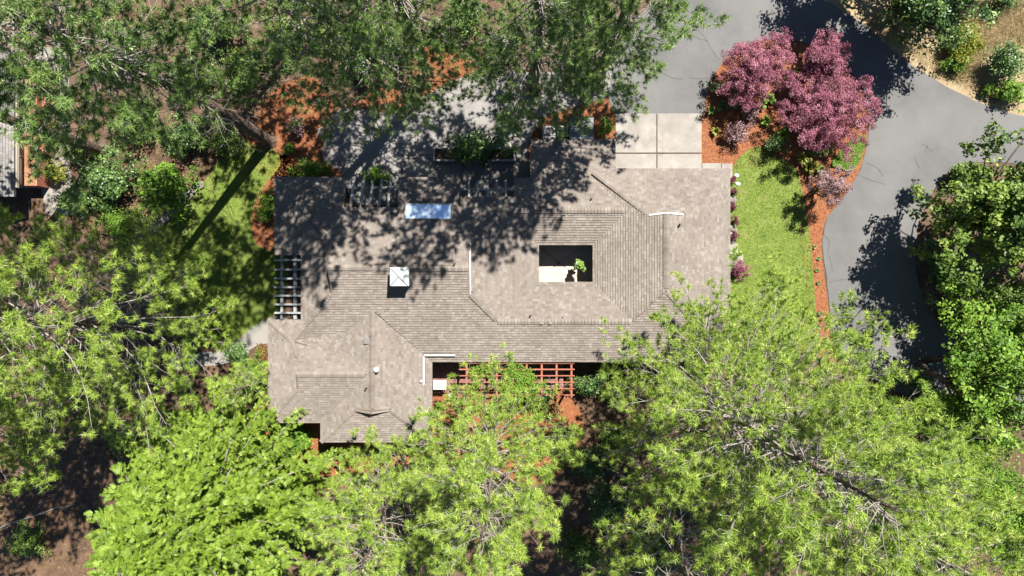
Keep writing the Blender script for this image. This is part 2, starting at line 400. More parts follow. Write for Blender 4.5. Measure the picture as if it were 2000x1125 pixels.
# strip of concrete along the garage and east wall
kerb = empty('concrete_strip', (*G(1400, 330), 0)); kerb["kind"] = "structure"
for (x0, x1, y0, y1) in ((1371, 1408, 319, 345), (1409, 1430, 319.5, 352), (1395, 1441, 476, 497), (1395, 1451, 498.5, 520), (1405, 1436, 440, 474)):
    a = G(x0, y1); b = G(x1, y0)
    MB().box(a[0], b[0], a[1], b[1], -0.05, 0.06).build('slab', M['concrete'], kerb, bevel=0.012)

# ================================================================ THE HOUSE
house = empty('house', (0, 0, 0), 'sprawling single storey house with weathered brown shingle roof and open courtyard', 'house')

class Plane:
    def __init__(s, A, q, pitch, z0): s.A = A; s.q = q; s.p = pitch; s.z0 = z0
    def z(s, x, y): return s.z0 + s.p * ((x - s.A[0]) * s.q[0] + (y - s.A[1]) * s.q[1])
    def at(s, px, py):
        gx, gy = G(px, py); D = gx * s.q[0] + gy * s.q[1]; Aq = s.A[0] * s.q[0] + s.A[1] * s.q[1]
        return P(px, py, (s.z0 + s.p * (D - Aq)) / (1 + s.p * D / H))
def eave(a, b, up, z0=2.8, pitch=0.33):
    A = P(*a, z0); B = P(*b, z0); U = P(*up, z0)
    d = Vector((B[0] - A[0], B[1] - A[1])).normalized(); q = Vector((-d.y, d.x))
    if q.dot(Vector((U[0] - A[0], U[1] - A[1]))) < 0: q = -q
    return Plane(A, (q.x, q.y), pitch, z0)
def three(a, b, c):
    A, B, C = (Vector(P(*t)) for t in (a, b, c)); n = (B - A).cross(C - A)
    gx, gy = -n.x / n.z, -n.y / n.z; p = math.hypot(gx, gy)
    return Plane((A.x, A.y), (gx / p, gy / p), p, A.z)

pl_S = eave((843, 706), (1425, 706), (1000, 520))
pl_N = eave((537, 346), (1005, 346), (700, 500))
pl_W = eave((537, 346), (537, 497), (640, 500))
pl_cN = eave((1052, 478), (1158, 478), (1100, 411))
pl_cS = eave((1052, 551), (1158, 551), (1100, 628))
pl_cW = eave((1052, 478), (1052, 551), (950, 500))
pl_cE = eave((1158, 478), (1158, 551), (1300, 500))
pl_E = eave((1425, 330), (1425, 706), (1300, 500), pitch=0.33)
pl_EN = eave((1201, 330), (1425, 330), (1300, 420), pitch=0.352)
pl_wW = eave((524, 624), (524, 824), (582, 731))
pl_wS = eave((524, 825), (627, 825), (600, 731))
zr = pl_wS.at(640, 731)[2]
pl_tri = three((525, 625, 2.78), (589, 624, 3.12), (571, 666, 3.22))
pl_sW = eave((627, 825), (627, 863), (726, 800))
KZ = pl_sW.at(680, 692)[2]
pl_wN = three((580, 731, zr), (718, 731, zr), (680, 692, KZ))
pl_Q = three((571, 666, pl_S.at(571, 666)[2]), (698, 634, pl_S.at(698, 634)[2]), (680, 692, KZ))
pl_sE = eave((843, 706), (843, 863), (728, 800), pitch=0.29)
pl_sS = eave((627, 863), (843, 863), (727, 800))
pl_D = three((779, 347, 3.02), (899, 347, 3.02), (830, 519, 4.72))

FACES = [
    ('S', pl_S, [(640, 522), (917, 524), (919, 575), (972, 628), (1235, 628), (1302, 568), (1425, 706), (843, 706), (732, 608), (724, 607), (698, 634), (675, 648), (571, 666), (648, 573)]),
    ('N', pl_N, [(537, 346), (674, 347), (670, 406), (779, 406), (779, 400), (899, 400), (900, 385), (1005, 385), (1005, 349), (1037, 349), (1037, 273), (1201, 273), (1201, 330), (1158, 336), (1158, 347), (1224, 411), (985, 411), (919, 476), (917, 524), (640, 522), (648, 472)]),
    ('W', pl_W, [(537, 346), (648, 472), (648, 573), (571, 666), (589, 624), (589, 497), (537, 497)]),
    ('cN', pl_cN, [(1052, 478), (1158, 478), (1224, 411), (985, 411)]),
    ('cW', pl_cW, [(1052, 478), (985, 411), (919, 476), (919, 575), (972, 628), (1052, 551)]),
    ('cS', pl_cS, [(1052, 551), (972, 628), (1235, 628), (1158, 551)]),
    ('cE', pl_cE, [(1158, 478), (1158, 551), (1235, 628), (1302, 568), (1302, 417), (1267, 420), (1158, 337), (1158, 347), (1224, 411)]),
    ('E', pl_E, [(1302, 417), (1302, 568), (1425, 706), (1425, 330), (1334, 419)]),
    ('EN', pl_EN, [(1201, 330), (1425, 330), (1334, 419), (1267, 420), (1158, 336)]),
    ('wW', pl_wW, [(524, 624), (571, 666), (582, 703), (582, 757), (524, 824)]),
    ('wS', pl_wS, [(524, 825), (582, 757), (580, 731), (716, 731), (709, 743), (627, 825)]),
    ('wN', pl_wN, [(580, 731), (582, 703), (571, 666), (600, 674), (630, 684), (660, 688), (680, 692), (718, 731)]),
    ('tri', pl_tri, [(525, 624), (589, 624), (571, 666)]),
    ('Q', pl_Q, [(571, 666), (675, 648), (698, 634), (680, 692), (660, 688), (630, 684), (600, 674)]),
    ('sW', pl_sW, [(724, 607), (698, 634), (680, 692), (718, 731), (709, 743), (627, 825), (627, 863), (695, 798), (726, 802)]),
    ('sE', pl_sE, [(728, 607), (843, 706), (843, 863), (761, 797), (726, 802)]),
    ('sS', pl_sS, [(627, 863), (843, 863), (761, 798), (695, 798)]),
    ('D', pl_D, [(779, 347), (899, 347), (886, 519), (775, 519)]),
]
ROOF_W = []          # world polygons, for roof_z()

def clip_poly(poly, ax, val, keep_ge):
    out = []; n = len(poly)
    for i in range(n):
        a = poly[i]; b = poly[(i + 1) % n]
        ia = (a[ax] >= val) if keep_ge else (a[ax] <= val); ib = (b[ax] >= val) if keep_ge else (b[ax] <= val)
        if ia: out.append(a)
        if ia != ib:
            t = (val - a[ax]) / (b[ax] - a[ax]); out.append((a[0] + t * (b[0] - a[0]), a[1] + t * (b[1] - a[1])))
    return out

def shingles(W, plane, seed, course=0.155, width=0.27):
    """real shingle pieces laid in courses over the polygon W (world points on the plane)"""
    rng = random.Random(seed)
    q = Vector((plane.q[0], plane.q[1], plane.p)).normalized()      # up the slope
    u = Vector((-plane.q[1], plane.q[0], 0)); n = u.cross(q)
    if n.z < 0: u = -u; n = u.cross(q)
    O = Vector(W[0])
    uv = [((Vector(w) - O).dot(u), (Vector(w) - O).dot(q)) for w in W]
    vmin = min(p[1] for p in uv); vmax = max(p[1] for p in uv)
    V = []; F = []
    r = 0; v0 = vmin
    while v0 < vmax - 0.005:
        v1 = v0 + course
        row = clip_poly(clip_poly(uv, 1, v0, True), 1, min(v1, vmax), False)
        if len(row) >= 3:
            ua = min(p[0] for p in row); ub = max(p[0] for p in row)
            x = ua - rng.random() * width
            while x < ub:
                w = width * rng.uniform(0.55, 1.25)
                c = clip_poly(clip_poly(row, 0, x, True), 0, x + w - 0.006, False)
                if len(c) >= 3 and abs(sum(c[i][0] * c[(i + 1) % len(c)][1] - c[(i + 1) % len(c)][0] * c[i][1] for i in range(len(c)))) > 4e-3:
                    th = rng.uniform(0.034, 0.05); dv = rng.uniform(0, 0.01)
                    b = len(V); m = len(c)
                    low = []
                    for i, (cu, cv) in enumerate(c):
                        t = (cv - v0) / course
                        h = 0.004 + th * (1 - t)
                        if cv - v0 < 1e-4: low.append(i); cv -= dv
                        V.append(tuple(O + u * cu + q * cv + n * h))
                    F.append(tuple(b + i for i in range(m)))
                    for i in low:
                        j = (i + 1) % m
                        if j in low:
                            k = len(V)
                            V.append(tuple(Vector(V[b + i]) - n * (th + 0.006))); V.append(tuple(Vector(V[b + j]) - n * (th + 0.006)))
                            F.append((b + j, b + i, k, k + 1))
                x += w
        v0 = v1; r += 1
    me = bpy.data.meshes.new('shingles'); me.from_pydata(V, [], F); me.update()
    bm = bmesh.new(); bm.from_mesh(me); 
    for f in bm.faces:
        f.normal_update()
    bm.to_mesh(me); bm.free()
    return me

for k, (nm, plane, poly) in enumerate(FACES):
    W = [plane.at(*p) for p in poly]
    ROOF_W.append(([(w[0], w[1]) for w in W], plane))
    n = len(W); t = {'D': 0.30, 'sW': 0.34, 'S': 0.2}.get(nm, 0.14)
    a = sum(W[i][0] * W[(i + 1) % n][1] - W[(i + 1) % n][0] * W[i][1] for i in range(n))
    if a < 0: W = W[::-1]
    mb = MB()
    mb.add([tuple(w) for w in W] + [(w[0], w[1], w[2] - t) for w in W],
           [tuple(range(n)), tuple(range(2 * n - 1, n - 1, -1))] + [(i, n + i, n + (i + 1) % n, (i + 1) % n) for i in range(n)])
    slope = mb.build('roof_slope', M['decking'] if nm != 'D' else M['fascia'], house)
    sh = link('shingles', shingles(W, plane, 11 + k), M['shingle'], slope)
    sh["kind"] = "stuff"

def roof_z(x, y):
    best = None
    for poly, plane in ROOF_W:
        if inside(poly, np.array([x]), np.array([y]))[0]:
            z = plane.z(x, y); best = z if best is None else max(best, z)
    return best
def roof_z_arr(X, Y):
    Z = np.full(np.shape(X), -1.0)
    for poly, plane in ROOF_W:
        m = inside(poly, X, Y); Z = np.where(m, np.maximum(Z, plane.z(X, Y)), Z)
    return Z

# ridge and hip caps: short overlapping pieces
def cap_line(a, b, half=0.13, step=0.2, lift=0.055, fall=0.3):
    a = Vector(a); b = Vector(b); d = b - a; L_ = d.length; d.normalize()
    r = Vector((d.y, -d.x, 0)).normalized() * half
    V = []; F = []; n = max(1, int(L_ / step)); rng = random.Random(int(L_ * 1000))
    for i in range(n):
        p0 = a + d * (i * step); p1 = a + d * min(L_, (i * step + step * 1.05))
        h0 = lift + 0.04 + rng.uniform(0, .012); h1 = lift
        k = len(V); dz = Vector((0, 0, -half * fall))
        V += [tuple(p0 - r + dz + Vector((0, 0, h0))), tuple(p0 + Vector((0, 0, h0))), tuple(p0 + r + dz + Vector((0, 0, h0))),
              tuple(p1 - r + dz + Vector((0, 0, h1))), tuple(p1 + Vector((0, 0, h1))), tuple(p1 + r + dz + Vector((0, 0, h1))),
              tuple(p0 - r + dz), tuple(p0), tuple(p0 + r + dz)]
        F += [(k, k + 3, k + 4, k + 1), (k + 1, k + 4, k + 5, k + 2), (k + 6, k, k + 1, k + 7), (k + 7, k + 1, k + 2, k + 8), (k + 0, k + 6, k + 3), (k + 2, k + 5, k + 8)]
    me = bpy.data.meshes.new('ridge_cap'); me.from_pydata(V, [], F); me.update()
    o = link('ridge_cap', me, M['shingle'], house); o["kind"] = "stuff"; return o
def mx(pa, a, pb=None): 
    z = pa.at(*a) if pb is None else max(pa.at(*a), pb.at(*a), key=lambda t: t[2]); return z
for (a, pa, b, pb, f_) in (((640, 522), pl_S, (917, 524), pl_S, 0.33), ((972, 628), pl_S, (1235, 628), pl_S, 0.33), ((985, 411), pl_N, (1224, 411), pl_cN, 0.33),
                       ((919, 575), pl_S, (972, 628), pl_S, 0.1), ((985, 411), pl_N, (919, 476), pl_N, 0.1),
                       ((580, 731), pl_wS, (716, 731), pl_wS, 0.33), ((727, 607), pl_sW, (726, 802), pl_sW, 0.33), ((1302, 417), pl_cE, (1302, 568), pl_cE, 0.33),
                       ((537, 346), pl_N, (648, 472), pl_N, 0.22), ((571, 666), pl_S, (648, 573), pl_S, 0.22), ((524, 624), pl_wW, (571, 666), pl_wW, 0.2), ((571, 666), pl_wW, (582, 703), pl_wW, 0.1),
                       ((524, 825), pl_wS, (582, 757), pl_wS, 0.22), ((627, 863), pl_sS, (695, 798), pl_sS, 0.22), ((843, 863), pl_sS, (761, 798), pl_sS, 0.22),
                       ((1425, 330), pl_EN, (1334, 419), pl_EN, 0.2), ((1425, 706), pl_S, (1302, 568), pl_S, 0.2), ((1158, 336), pl_EN, (1267, 420), pl_EN, 0.2)):
    cap_line(pa.at(*a), pb.at(*b), fall=f_, half=0.17 if f_ > 0.3 else 0.14)

# gablets (small vertical triangles where hip roofs meet the ridges) with their rake boards
def gablet(base_a, base_b, apex, mat_face, mat_board, wide=0.07):
    a, b, c = Vector(base_a), Vector(base_b), Vector(apex)
    g = MB(); n = (b - a).cross(c - a).normalized() * 0.03
    g.add([a - n, b - n, c - n, a + n, b + n, c + n], [(0, 1, 2), (5, 4, 3), (0, 3, 4, 1), (1, 4, 5, 2), (2, 5, 3, 0)])
    fc = g.build('gablet', mat_face, house)
    for p in (a, b):
        MB().bar(p + Vector((0, 0, .03)), c + Vector((0, 0, .05)), wide, 0.10).build('rake_board', mat_board, fc)
gablet(pl_N.at(648, 472), pl_S.at(648, 573), pl_S.at(641, 522), M['wall'], M['fascia'], 0.05)
gablet(pl_N.at(919, 476), pl_S.at(919, 575), pl_S.at(918, 524), M['white'], M['white'], 0.075)
gablet(pl_EN.at(1267, 420), pl_EN.at(1334, 419), pl_cE.at(1302, 416), M['white'], M['white'], 0.10)
gablet(pl_wN.at(582, 707), pl_wS.at(582, 755), pl_wS.at(580, 731), M['wall'], M['fascia'], 0.05)
gablet(pl_sS.at(695, 798), pl_sS.at(761, 798), pl_sW.at(726, 801), M['wall'], M['fascia'], 0.05)
# the ridge of the south wing oversails its gablet
for s_, pl in ((-1, pl_sW), (1, pl_sE)):
    a = Vector(pl.at(726, 801)); b = Vector(pl.at(726 + s_ * 34, 797))
    MB().bar(a + Vector((0, -.10, .02)), b + Vector((0, -.04, .02)), 0.28, 0.05).build('gable_overhang', M['fascia'], house)

# eave line, fascia boards
EAVE = [(537, 346), (674, 347), (670, 406), (779, 406), (779, 385), (900, 385), (1005, 385), (1005, 349), (1037, 349), (1037, 273), (1201, 273), (1201, 330), (1425, 330), (1425, 706), (843, 706), (843, 863), (627, 863), (627, 825), (524, 825), (524, 624), (589, 624), (589, 497), (537, 497)]
def eave_pt(px, py, inward):
    # height of the roof edge just inside the given pixel
    for nm, plane, poly in FACES:
        if inside(poly, np.array([px + inward[0]]), np.array([py + inward[1]]))[0]:
            return plane.at(px, py)
    return P(px, py, 2.8)
nE = len(EAVE)
areaE = sum(EAVE[i][0] * EAVE[(i + 1) % nE][1] - EAVE[(i + 1) % nE][0] * EAVE[i][1] for i in range(nE))
for i in range(nE):
    a = EAVE[i]; b = EAVE[(i + 1) % nE]
    dx, dy = b[0] - a[0], b[1] - a[1]; l = math.hypot(dx, dy)
    inn = (-dy / l * 3, dx / l * 3) if areaE > 0 else (dy / l * 3, -dx / l * 3)
    e0 = (a[0] + dx / l * 4, a[1] + dy / l * 4); e1 = (b[0] - dx / l * 4, b[1] - dy / l * 4)
    def onface(p):
        for nm, plane, poly in FACES:
            if nm != 'D' and inside(poly, np.array([p[0] + inn[0]]), np.array([p[1] + inn[1]]))[0]: return plane
        return None
    f0, f1 = onface(e0), onface(e1)
    if f0 is None or f1 is None: continue
    A = Vector(f0.at(*a)); B = Vector(f1.at(*b)); o_ = Vector((-inn[0], inn[1], 0)).normalized() * 0.022
    MB().bar(A + o_ + Vector((0, 0, -.075)), B + o_ + Vector((0, 0, -.075)), 0.035, 0.19).build('fascia_board', M['fascia'], house)
# fascia of the raised entry roof
A = Vector(pl_D.at(779, 347)); B = Vector(pl_D.at(899, 347))
MB().bar(A + Vector((-.02, .022, -.1)), B + Vector((.02, .022, -.1)), 0.035, 0.22).build('fascia_board', M['fascia'], house)

# walls 0.6 m inside the eaves
def inset(poly, d):
    n = len(poly); out = []
    ar = sum(poly[i][0] * poly[(i + 1) % n][1] - poly[(i + 1) % n][0] * poly[i][1] for i in range(n))
    s_ = 1 if ar > 0 else -1
    for i in range(n):
        p0, p1, p2 = (Vector(poly[j % n]) for j in (i - 1, i, i + 1))
        d1 = (p1 - p0).normalized(); d2 = (p2 - p1).normalized()
        n1 = Vector((-d1.y, d1.x)) * s_; n2 = Vector((-d2.y, d2.x)) * s_
        A = p1 + n1 * d; k = d1.x * d2.y - d1.y * d2.x
        if abs(k) < 0.05: out.append(tuple(A)); continue
        Bp = p1 + n2 * d; t = ((Bp.x - A.x) * d2.y - (Bp.y - A.y) * d2.x) / k
        out.append(tuple(A + d1 * t))
    return out
WORLD_EAVE = [P(px, py, 2.8)[:2] for px, py in EAVE]
WALL = inset(WORLD_EAVE, 0.6)
def wall_run(pts, closed, thick, name='wall'):
    n = len(pts)
    for i in range(n if closed else n - 1):
        a = Vector(pts[i]); b = Vector(pts[(i + 1) % n]); l = (b - a).length
        if l < 0.3: continue
        d = (b - a) / l; nr = Vector((-d.y, d.x)) * (thick / 2)
        zs = []
        for t in (0.02, 0.25, 0.5, 0.75, 0.98):
            z = roof_z(*(a + (b - a) * t)); zs.append(2.6 if z is None else z)
        zt = min(zs) - 0.16
        MB().prism([tuple(a - nr), tuple(b - nr), tuple(b + nr), tuple(a + nr)], 0.0, zt).build(name, M['wall'], house)
wall_run(WALL, True, 0.15)
court = [P(px, py, 2.8)[:2] for px, py in ((1052, 478), (1158, 478), (1158, 551), (1052, 551))]
COURT_WALL = inset(court, -0.6)
wall_run(COURT_WALL, True, 0.14)

# windows, front door, garage door (set on the outer wall faces)
def on_wall(i, t, w, z0, z1, name, parts):
    a = Vector(WALL[i]); b = Vector(WALL[(i + 1) % len(WALL)]); l = (b - a).length; d = (b - a) / l
    out = Vector((-d.y, d.x)) * (-1 if sum(WALL[k][0] * WALL[(k + 1) % len(WALL)][1] - WALL[(k + 1) % len(WALL)][0] * WALL[k][1] for k in range(len(WALL))) > 0 else 1)
    c = a + (b - a) * t
    def bx(x0, x1, za, zb, d0, d1):
        p = [c + d * x0 + out * d0, c + d * x1 + out * d0, c + d * x1 + out * d1, c + d * x0 + out * d1]
        return MB().prism([tuple(q) for q in (p if out.cross(d) < 0 else p[::-1])], za, zb)
    if name == 'window':
        fr = MB()
        for (x0, x1, za, zb) in ((-w / 2, -w / 2 + .06, z0, z1), (w / 2 - .06, w / 2, z0, z1), (-w / 2 + .06, w / 2 - .06, z0, z0 + .06), (-w / 2 + .06, w / 2 - .06, z1 - .06, z1)):
            q = bx(x0, x1, za, zb, .078, .12); fr.add(q.v, q.f)
        f = fr.build('window', M['white'], house)
        bx(-w / 2 + .06, w / 2 - .06, z0 + .06, z1 - .06, .08, .095).build('pane', M['window'], f)
        bx(-w / 2 - .05, w / 2 + .05, z0 - .05, z0, .078, .16).build('sill', M['white'], f)
    elif name == 'garage_door':
        f = bx(-w / 2, w / 2, z0, z1, .077, .085).build('garage_door', M['white'], house)
        for r_ in range(4):
            for k in range(6):
                h_ = (z1 - z0) / 4; ww = w / 6
                bx(-w / 2 + k * ww + .05, -w / 2 + (k + 1) * ww - .05, z0 + r_ * h_ + .05, z0 + (r_ + 1) * h_ - .05, .085, .105).build('panel', M['white'], f)
    else:
        f = bx(-w / 2, w / 2, z0, z1, .077, .11).build('front_door', M['redwood'], house)
        bx(w / 2 - .12, w / 2 - .07, 1.0, 1.12, .11, .16).build('handle', M['acmetal'], f)
for (i, t, w) in ((0, .5, 1.6), (3, .5, .8), (12, .25, 1.5), (12, .6, 1.8), (13, .3, 2.0), (13, .6, 2.0), (13, .82, 1.6), (14, .4, 1.8), (15, .5, 2.2), (17, .5, 1.4), (18, .3, 1.6), (18, .7, 1.6), (22, .5, 1.4)):
    on_wall(i, t, w, 0.9, 2.1, 'window', None)
on_wall(6, .5, 1.0, 0.05, 2.1, 'front_door', None)
on_wall(11, .45, 4.9, 0.06, 2.15, 'garage_door', None)

# skylights
sk = empty('skylight', (0, 0, 0)); sk.parent = house; sk["label"] = 'white pyramid skylight on a tall curb'
zt = pl_S.at(780, 540)[2]
x0, y0, _ = P(761.5, 558.5, zt + .95); x1, y1, _ = P(798, 522, zt + .95)
MB().box(x0 + .05, x1 - .05, y0 + .05, y1 - .05, zt - .5, zt + .80).build('curb', M['white'], sk)
MB().box(x0, x1, y0, y1, zt + .80, zt + .90).build('frame', M['white'], sk)
cx, cy = (x0 + x1) / 2, (y0 + y1) / 2; q = .04
cs = [(x0 + q, y0 + q), (x1 - q, y0 + q), (x1 - q, y1 - q), (x0 + q, y1 - q)]; apex = (cx, cy, zt + 1.16)
for i in range(4):
    a, b = cs[i], cs[(i + 1) % 4]
    MB().add([(a[0], a[1], zt + .91), (b[0], b[1], zt + .91), apex, (a[0], a[1], zt + .9), (b[0], b[1], zt + .9), (cx, cy, zt + 1.1)], [(0, 1, 2), (3, 5, 4), (0, 3, 4, 1), (1, 4, 5, 2), (2, 5, 3, 0)]).build('pane', M['dome'], sk)
    MB().bar((a[0], a[1], zt + .925), (cx, cy, zt + 1.175), .04, .03).build('glazing_bar', M['vent'], sk)
sk2 = empty('skylight', (0, 0, 0)); sk2.parent = house; sk2["label"] = 'long glass skylight coloured with sky reflection in the raised roof'
zs2 = pl_D.at(836, 428)[2] + .10
c4 = [Vector(P(*p, zs2)) for p in ((790.5, 427.5), (881, 428), (882, 399), (791.5, 398.5))]
def slab(pts, th, name, mat, parent):
    n = len(pts)
    return MB().add([tuple(p) for p in pts] + [(p[0], p[1], p[2] - th) for p in pts], [tuple(range(n)), tuple(range(2 * n - 1, n - 1, -1))] + [(i, n + i, n + (i + 1) % n, (i + 1) % n) for i in range(n)]).build(name, mat, parent)
slab(c4, .02, 'pane', M['blueglass'], sk2)
MB().prism([(c4[k].x, c4[k].y) for k in range(4)], zs2 - .55, zs2 - .021).build('curb', M['vent'], sk2)
for i in range(4):
    a, b = c4[i], c4[(i + 1) % 4]
    MB().bar(a + Vector((0, 0, -.045)), b + Vector((0, 0, -.045)), .07, .16).build('frame', M['white'] if i == 2 else M['vent'], sk2)
# side flashing of the raised roof
for (p0, p1) in (((777, 432), (775, 514)), ((886.5, 432), (886.5, 514))):
    MB().bar(Vector(pl_D.at(*p0)) + Vector((0, 0, -.06)), Vector(pl_D.at(*p1)) + Vector((0, 0, -.03)), .05, .18).build('side_flashing', M['vent'], house)

# vents and pipes
def vent_pipe(px, py, pl, r=.045, h=.28, mat='black'):
    x, y, z = pl.at(px, py)
    m = MB(); m.cyl((x, y), r, z - .05, z + h, 10); m.cyl((x, y), r * 1.9, z - .03, z + .05, 10, r * 1.1)
    return m.build('vent_pipe', M[mat], house)
for a in ((725, 656, pl_sW, .03, .12), (716, 758, pl_sW, .05, .30), (1155, 388, pl_N, .05, .30), (1327, 439, pl_E, .06, .35), (1036, 617, pl_cS, .05, .25), (888, 516, pl_N, .05, .3), (1085, 288, pl_N, .04, .15), (553, 663, pl_wW, .03, .1)):
    vent_pipe(*a)
vent_pipe(823, 744, pl_sE, .06, .22, 'white')
x, y, z = pl_cN.at(1097, 422); e = MB(); e.cyl((x, y), .04, z - .05, z + .34, 8); e.bar((x, y, z + .31), (x + .18, y - .03, z + .31), .07, .07); e.build('vent_pipe', M['black'], house)
def box_vent(px, py, pl, w=.26):
    x, y, z = pl.at(px, py)
    b = MB().box(x - w / 2, x + w / 2, y - w / 2, y + w / 2, z - .08, z + .10).build('box_vent', M['vent'], house, bevel=.015)
    MB().box(x - w / 2 - .03, x + w / 2 + .03, y - w / 2 - .03, y + w / 2 + .03, z + .10, z + .125).build('hood', M['vent'], b)
for a in ((717, 666, pl_sW, .27), (1104, 622, pl_cS, .25), (1058, 630, pl_S, .14), (1075, 630, pl_S, .14)): box_vent(*a)
x, y, z = pl_sE.at(737, 721); t = MB(); t.cyl((x, y), .10, z - .1, z + .30, 14); o = t.build('turbine_vent', M['acmetal'], house)
MB().cyl((x, y), .17, z + .30, z + .38, 16, .15).cyl((x, y), .15, z + .381, z + .44, 16, .05).build('cap', M['white'], o)
# white L-shaped water trough in the inner corner
for (a, b, pl, m) in (((829, 692.5), (889, 692.5), pl_S, 'rust'), ((828.5, 696), (828.5, 752), pl_sE, 'white')):
    A = Vector(pl.at(*a)); B = Vector(pl.at(*b)); d = (B - A).normalized(); r_ = Vector((d.y, -d.x, 0)).normalized() * .085
    MB().bar(A + Vector((0, 0, .05)), B + Vector((0, 0, .05)), .19, .03).build('trough', M[m], house)
    MB().bar(A + r_ + Vector((0, 0, .09)), B + r_ + Vector((0, 0, .09)), .02, .11).bar(A - r_ + Vector((0, 0, .09)), B - r_ + Vector((0, 0, .09)), .02, .11).build('trough_lip', M['vent'], house)

# open timber rafters set in the roof notches
def timber(parent, a, b, w, h, mat, name): return MB().bar(a, b, w, h).build(name, mat, parent)
pg = empty('pergola', (0, 0, 0)); pg.parent = house; pg["label"] = 'pale timber grid in the roof notch beside the lawn'
for px, wd in ((551, .15), (577, .19)):
    timber(pg, Vector(P(px, 498, 2.95)), Vector(P(px, 623, 2.95)), wd, .2, M['gwood'], 'beam')
for k, py in enumerate((508, 526.5, 544, 561, 577.5, 594.5, 611)):
    timber(pg, Vector(P(536.5, py, 3.13)), Vector(P(588, py, 3.16)), .115, .15, M['gwood'], 'rafter')
pg1 = empty('pergola', (0, 0, 0)); pg1.parent = house; pg1["label"] = 'five rafters across the roof notch behind the round shrub'
timber(pg1, Vector(P(672, 366.5, 2.85)), Vector(P(780, 366.5, 2.85)), .13, .2, M['gwood'], 'beam')
for xt, xb in ((692, 685), (711, 703.5), (728.5, 722), (746, 740), (764, 757)):
    timber(pg1, Vector(P(xt, 350.5, 2.98)), Vector(P(xb, 407, 3.3)), .14, .16, M['gwood'], 'rafter')
pg2 = empty('pergola', (0, 0, 0)); pg2.parent = house; pg2["label"] = 'five short rafters over the entry beside the planter'
timber(pg2, Vector(P(898, 370, 2.9)), Vector(P(1006, 370, 2.9)), .13, .2, M['gwood'], 'beam')
for xt in (916, 934, 952, 970, 988):
    timber(pg2, Vector(P(xt, 352.5, 2.95)), Vector(P(xt, 386, 3.13)), .13, .16, M['gwood'], 'rafter')

# courtyard floor: four stone triangles meeting at a drain
cf = empty('courtyard', (0, 0, 0)); cf.parent = house
ZC = 0.62
c0 = P(1091, 513, ZC); cc = [P(*p, ZC) for p in ((1046, 466), (1150, 466), (1150, 556), (1046, 556))]
wx0, wx1 = COURT_WALL[0][0], COURT_WALL[1][0]
cc = [(wx0 + .08, COURT_WALL[0][1] - .08), (wx1 - .08, COURT_WALL[0][1] - .08), (wx1 - .08, COURT_WALL[2][1] + .08), (wx0 + .08, COURT_WALL[2][1] + .08)]
MB().prism([(p[0], p[1]) for p in cc], 0.0, ZC - .03).build('floor_base', M['mortar'], cf)
for i in range(4):
    a, b = Vector(cc[i]), Vector(cc[(i + 1) % 4]); o3 = Vector(c0[:2]); cen = (a + b + o3) / 3
    sh_ = [p + (cen - p).normalized() * .05 for p in (a, b, o3)]
    MB().prism([tuple(p) for p in sh_][::-1], ZC - .029, ZC).build('paving_stone', M['travertine'], cf)
MB().box(c0[0] - .13, c0[0] + .13, c0[1] - .10, c0[1] + .10, ZC + .001, ZC + .02).build('drain', M['vent'], cf)

# ================================================================ ENTRY, PLANTER, PLANT ROOM, CONDENSERS
entry = empty('entry_paving', (*G(850, 320), 0)); entry["kind"] = "structure"
for (x0, x1, y0, y1) in ((779, 784, 296, 352), (786, 789, 305, 352), (785.5, 848, 296, 303), (790.5, 848, 305, 309.5), (791, 850, 311, 360), (852, 905, 318, 400), (907, 960, 318, 400), (962, 1034, 318, 400)):
    a = G(x0, y1); b = G(x1, y0)
    MB().box(a[0], b[0], a[1], b[1], 0.0, 0.07).build('paving_slab', M['concrete'] if x0 < 852 else M['path'], entry, bevel=.008)
planter = empty('planter_box', (*G(925, 302), 0), 'long pale concrete planter box by the entry', 'planter')
for (x0, x1, y0, y1) in ((846, 849, 290, 314.5), (849.4, 1002.6, 311, 314.5), (1003, 1007, 288, 315), (849.4, 1002.6, 288, 291)):
    a = P(x0, y1, .5); b = P(x1, y0, .5)
    MB().box(a[0], b[0], a[1], b[1], 0.0, 0.5).build('side', M['planterwall'], planter, bevel=.01)
a = P(849.6, 310.6, .42); b = P(1002.6, 291.4, .42)
MB().box(a[0], b[0], a[1], b[1], 0.0, 0.42).build('soil', M['soil'], planter)

lean = empty('equipment_enclosure', (*G(1136, 250), 0), 'small flat roofed enclosure with grey top beside the garage', 'shed')
a = P(1112.5, 268, 1.9); b = P(1159.5, 228, 1.9)
MB().box(a[0] + .1, b[0] - .1, a[1] + .1, b[1] - .1, 0.0, 1.78).build('wall', M['wall'], lean)
MB().box(a[0], b[0], a[1], b[1], 1.78, 1.88).build('roof', M['decking'], lean)
pla = Plane((a[0], a[1]), (0, 1), 0.02, 1.885)
W = [(a[0], a[1], pla.z(a[0], a[1])), (b[0], a[1], pla.z(b[0], a[1])), (b[0], b[1], pla.z(b[0], b[1])), (a[0], b[1], pla.z(a[0], b[1]))]
s_ = link('shingles', shingles(W, pla, 91), mat_island('slate_grey_shingle', [(0.11, 0.115, 0.12), (0.15, 0.155, 0.16), (0.19, 0.195, 0.20)], mottle=.2), lean); s_["kind"] = "stuff"
MB().box(a[0], b[0], a[1] - .10, a[1] - .005, 1.72, 1.92).build('gutter', M['white'], lean)

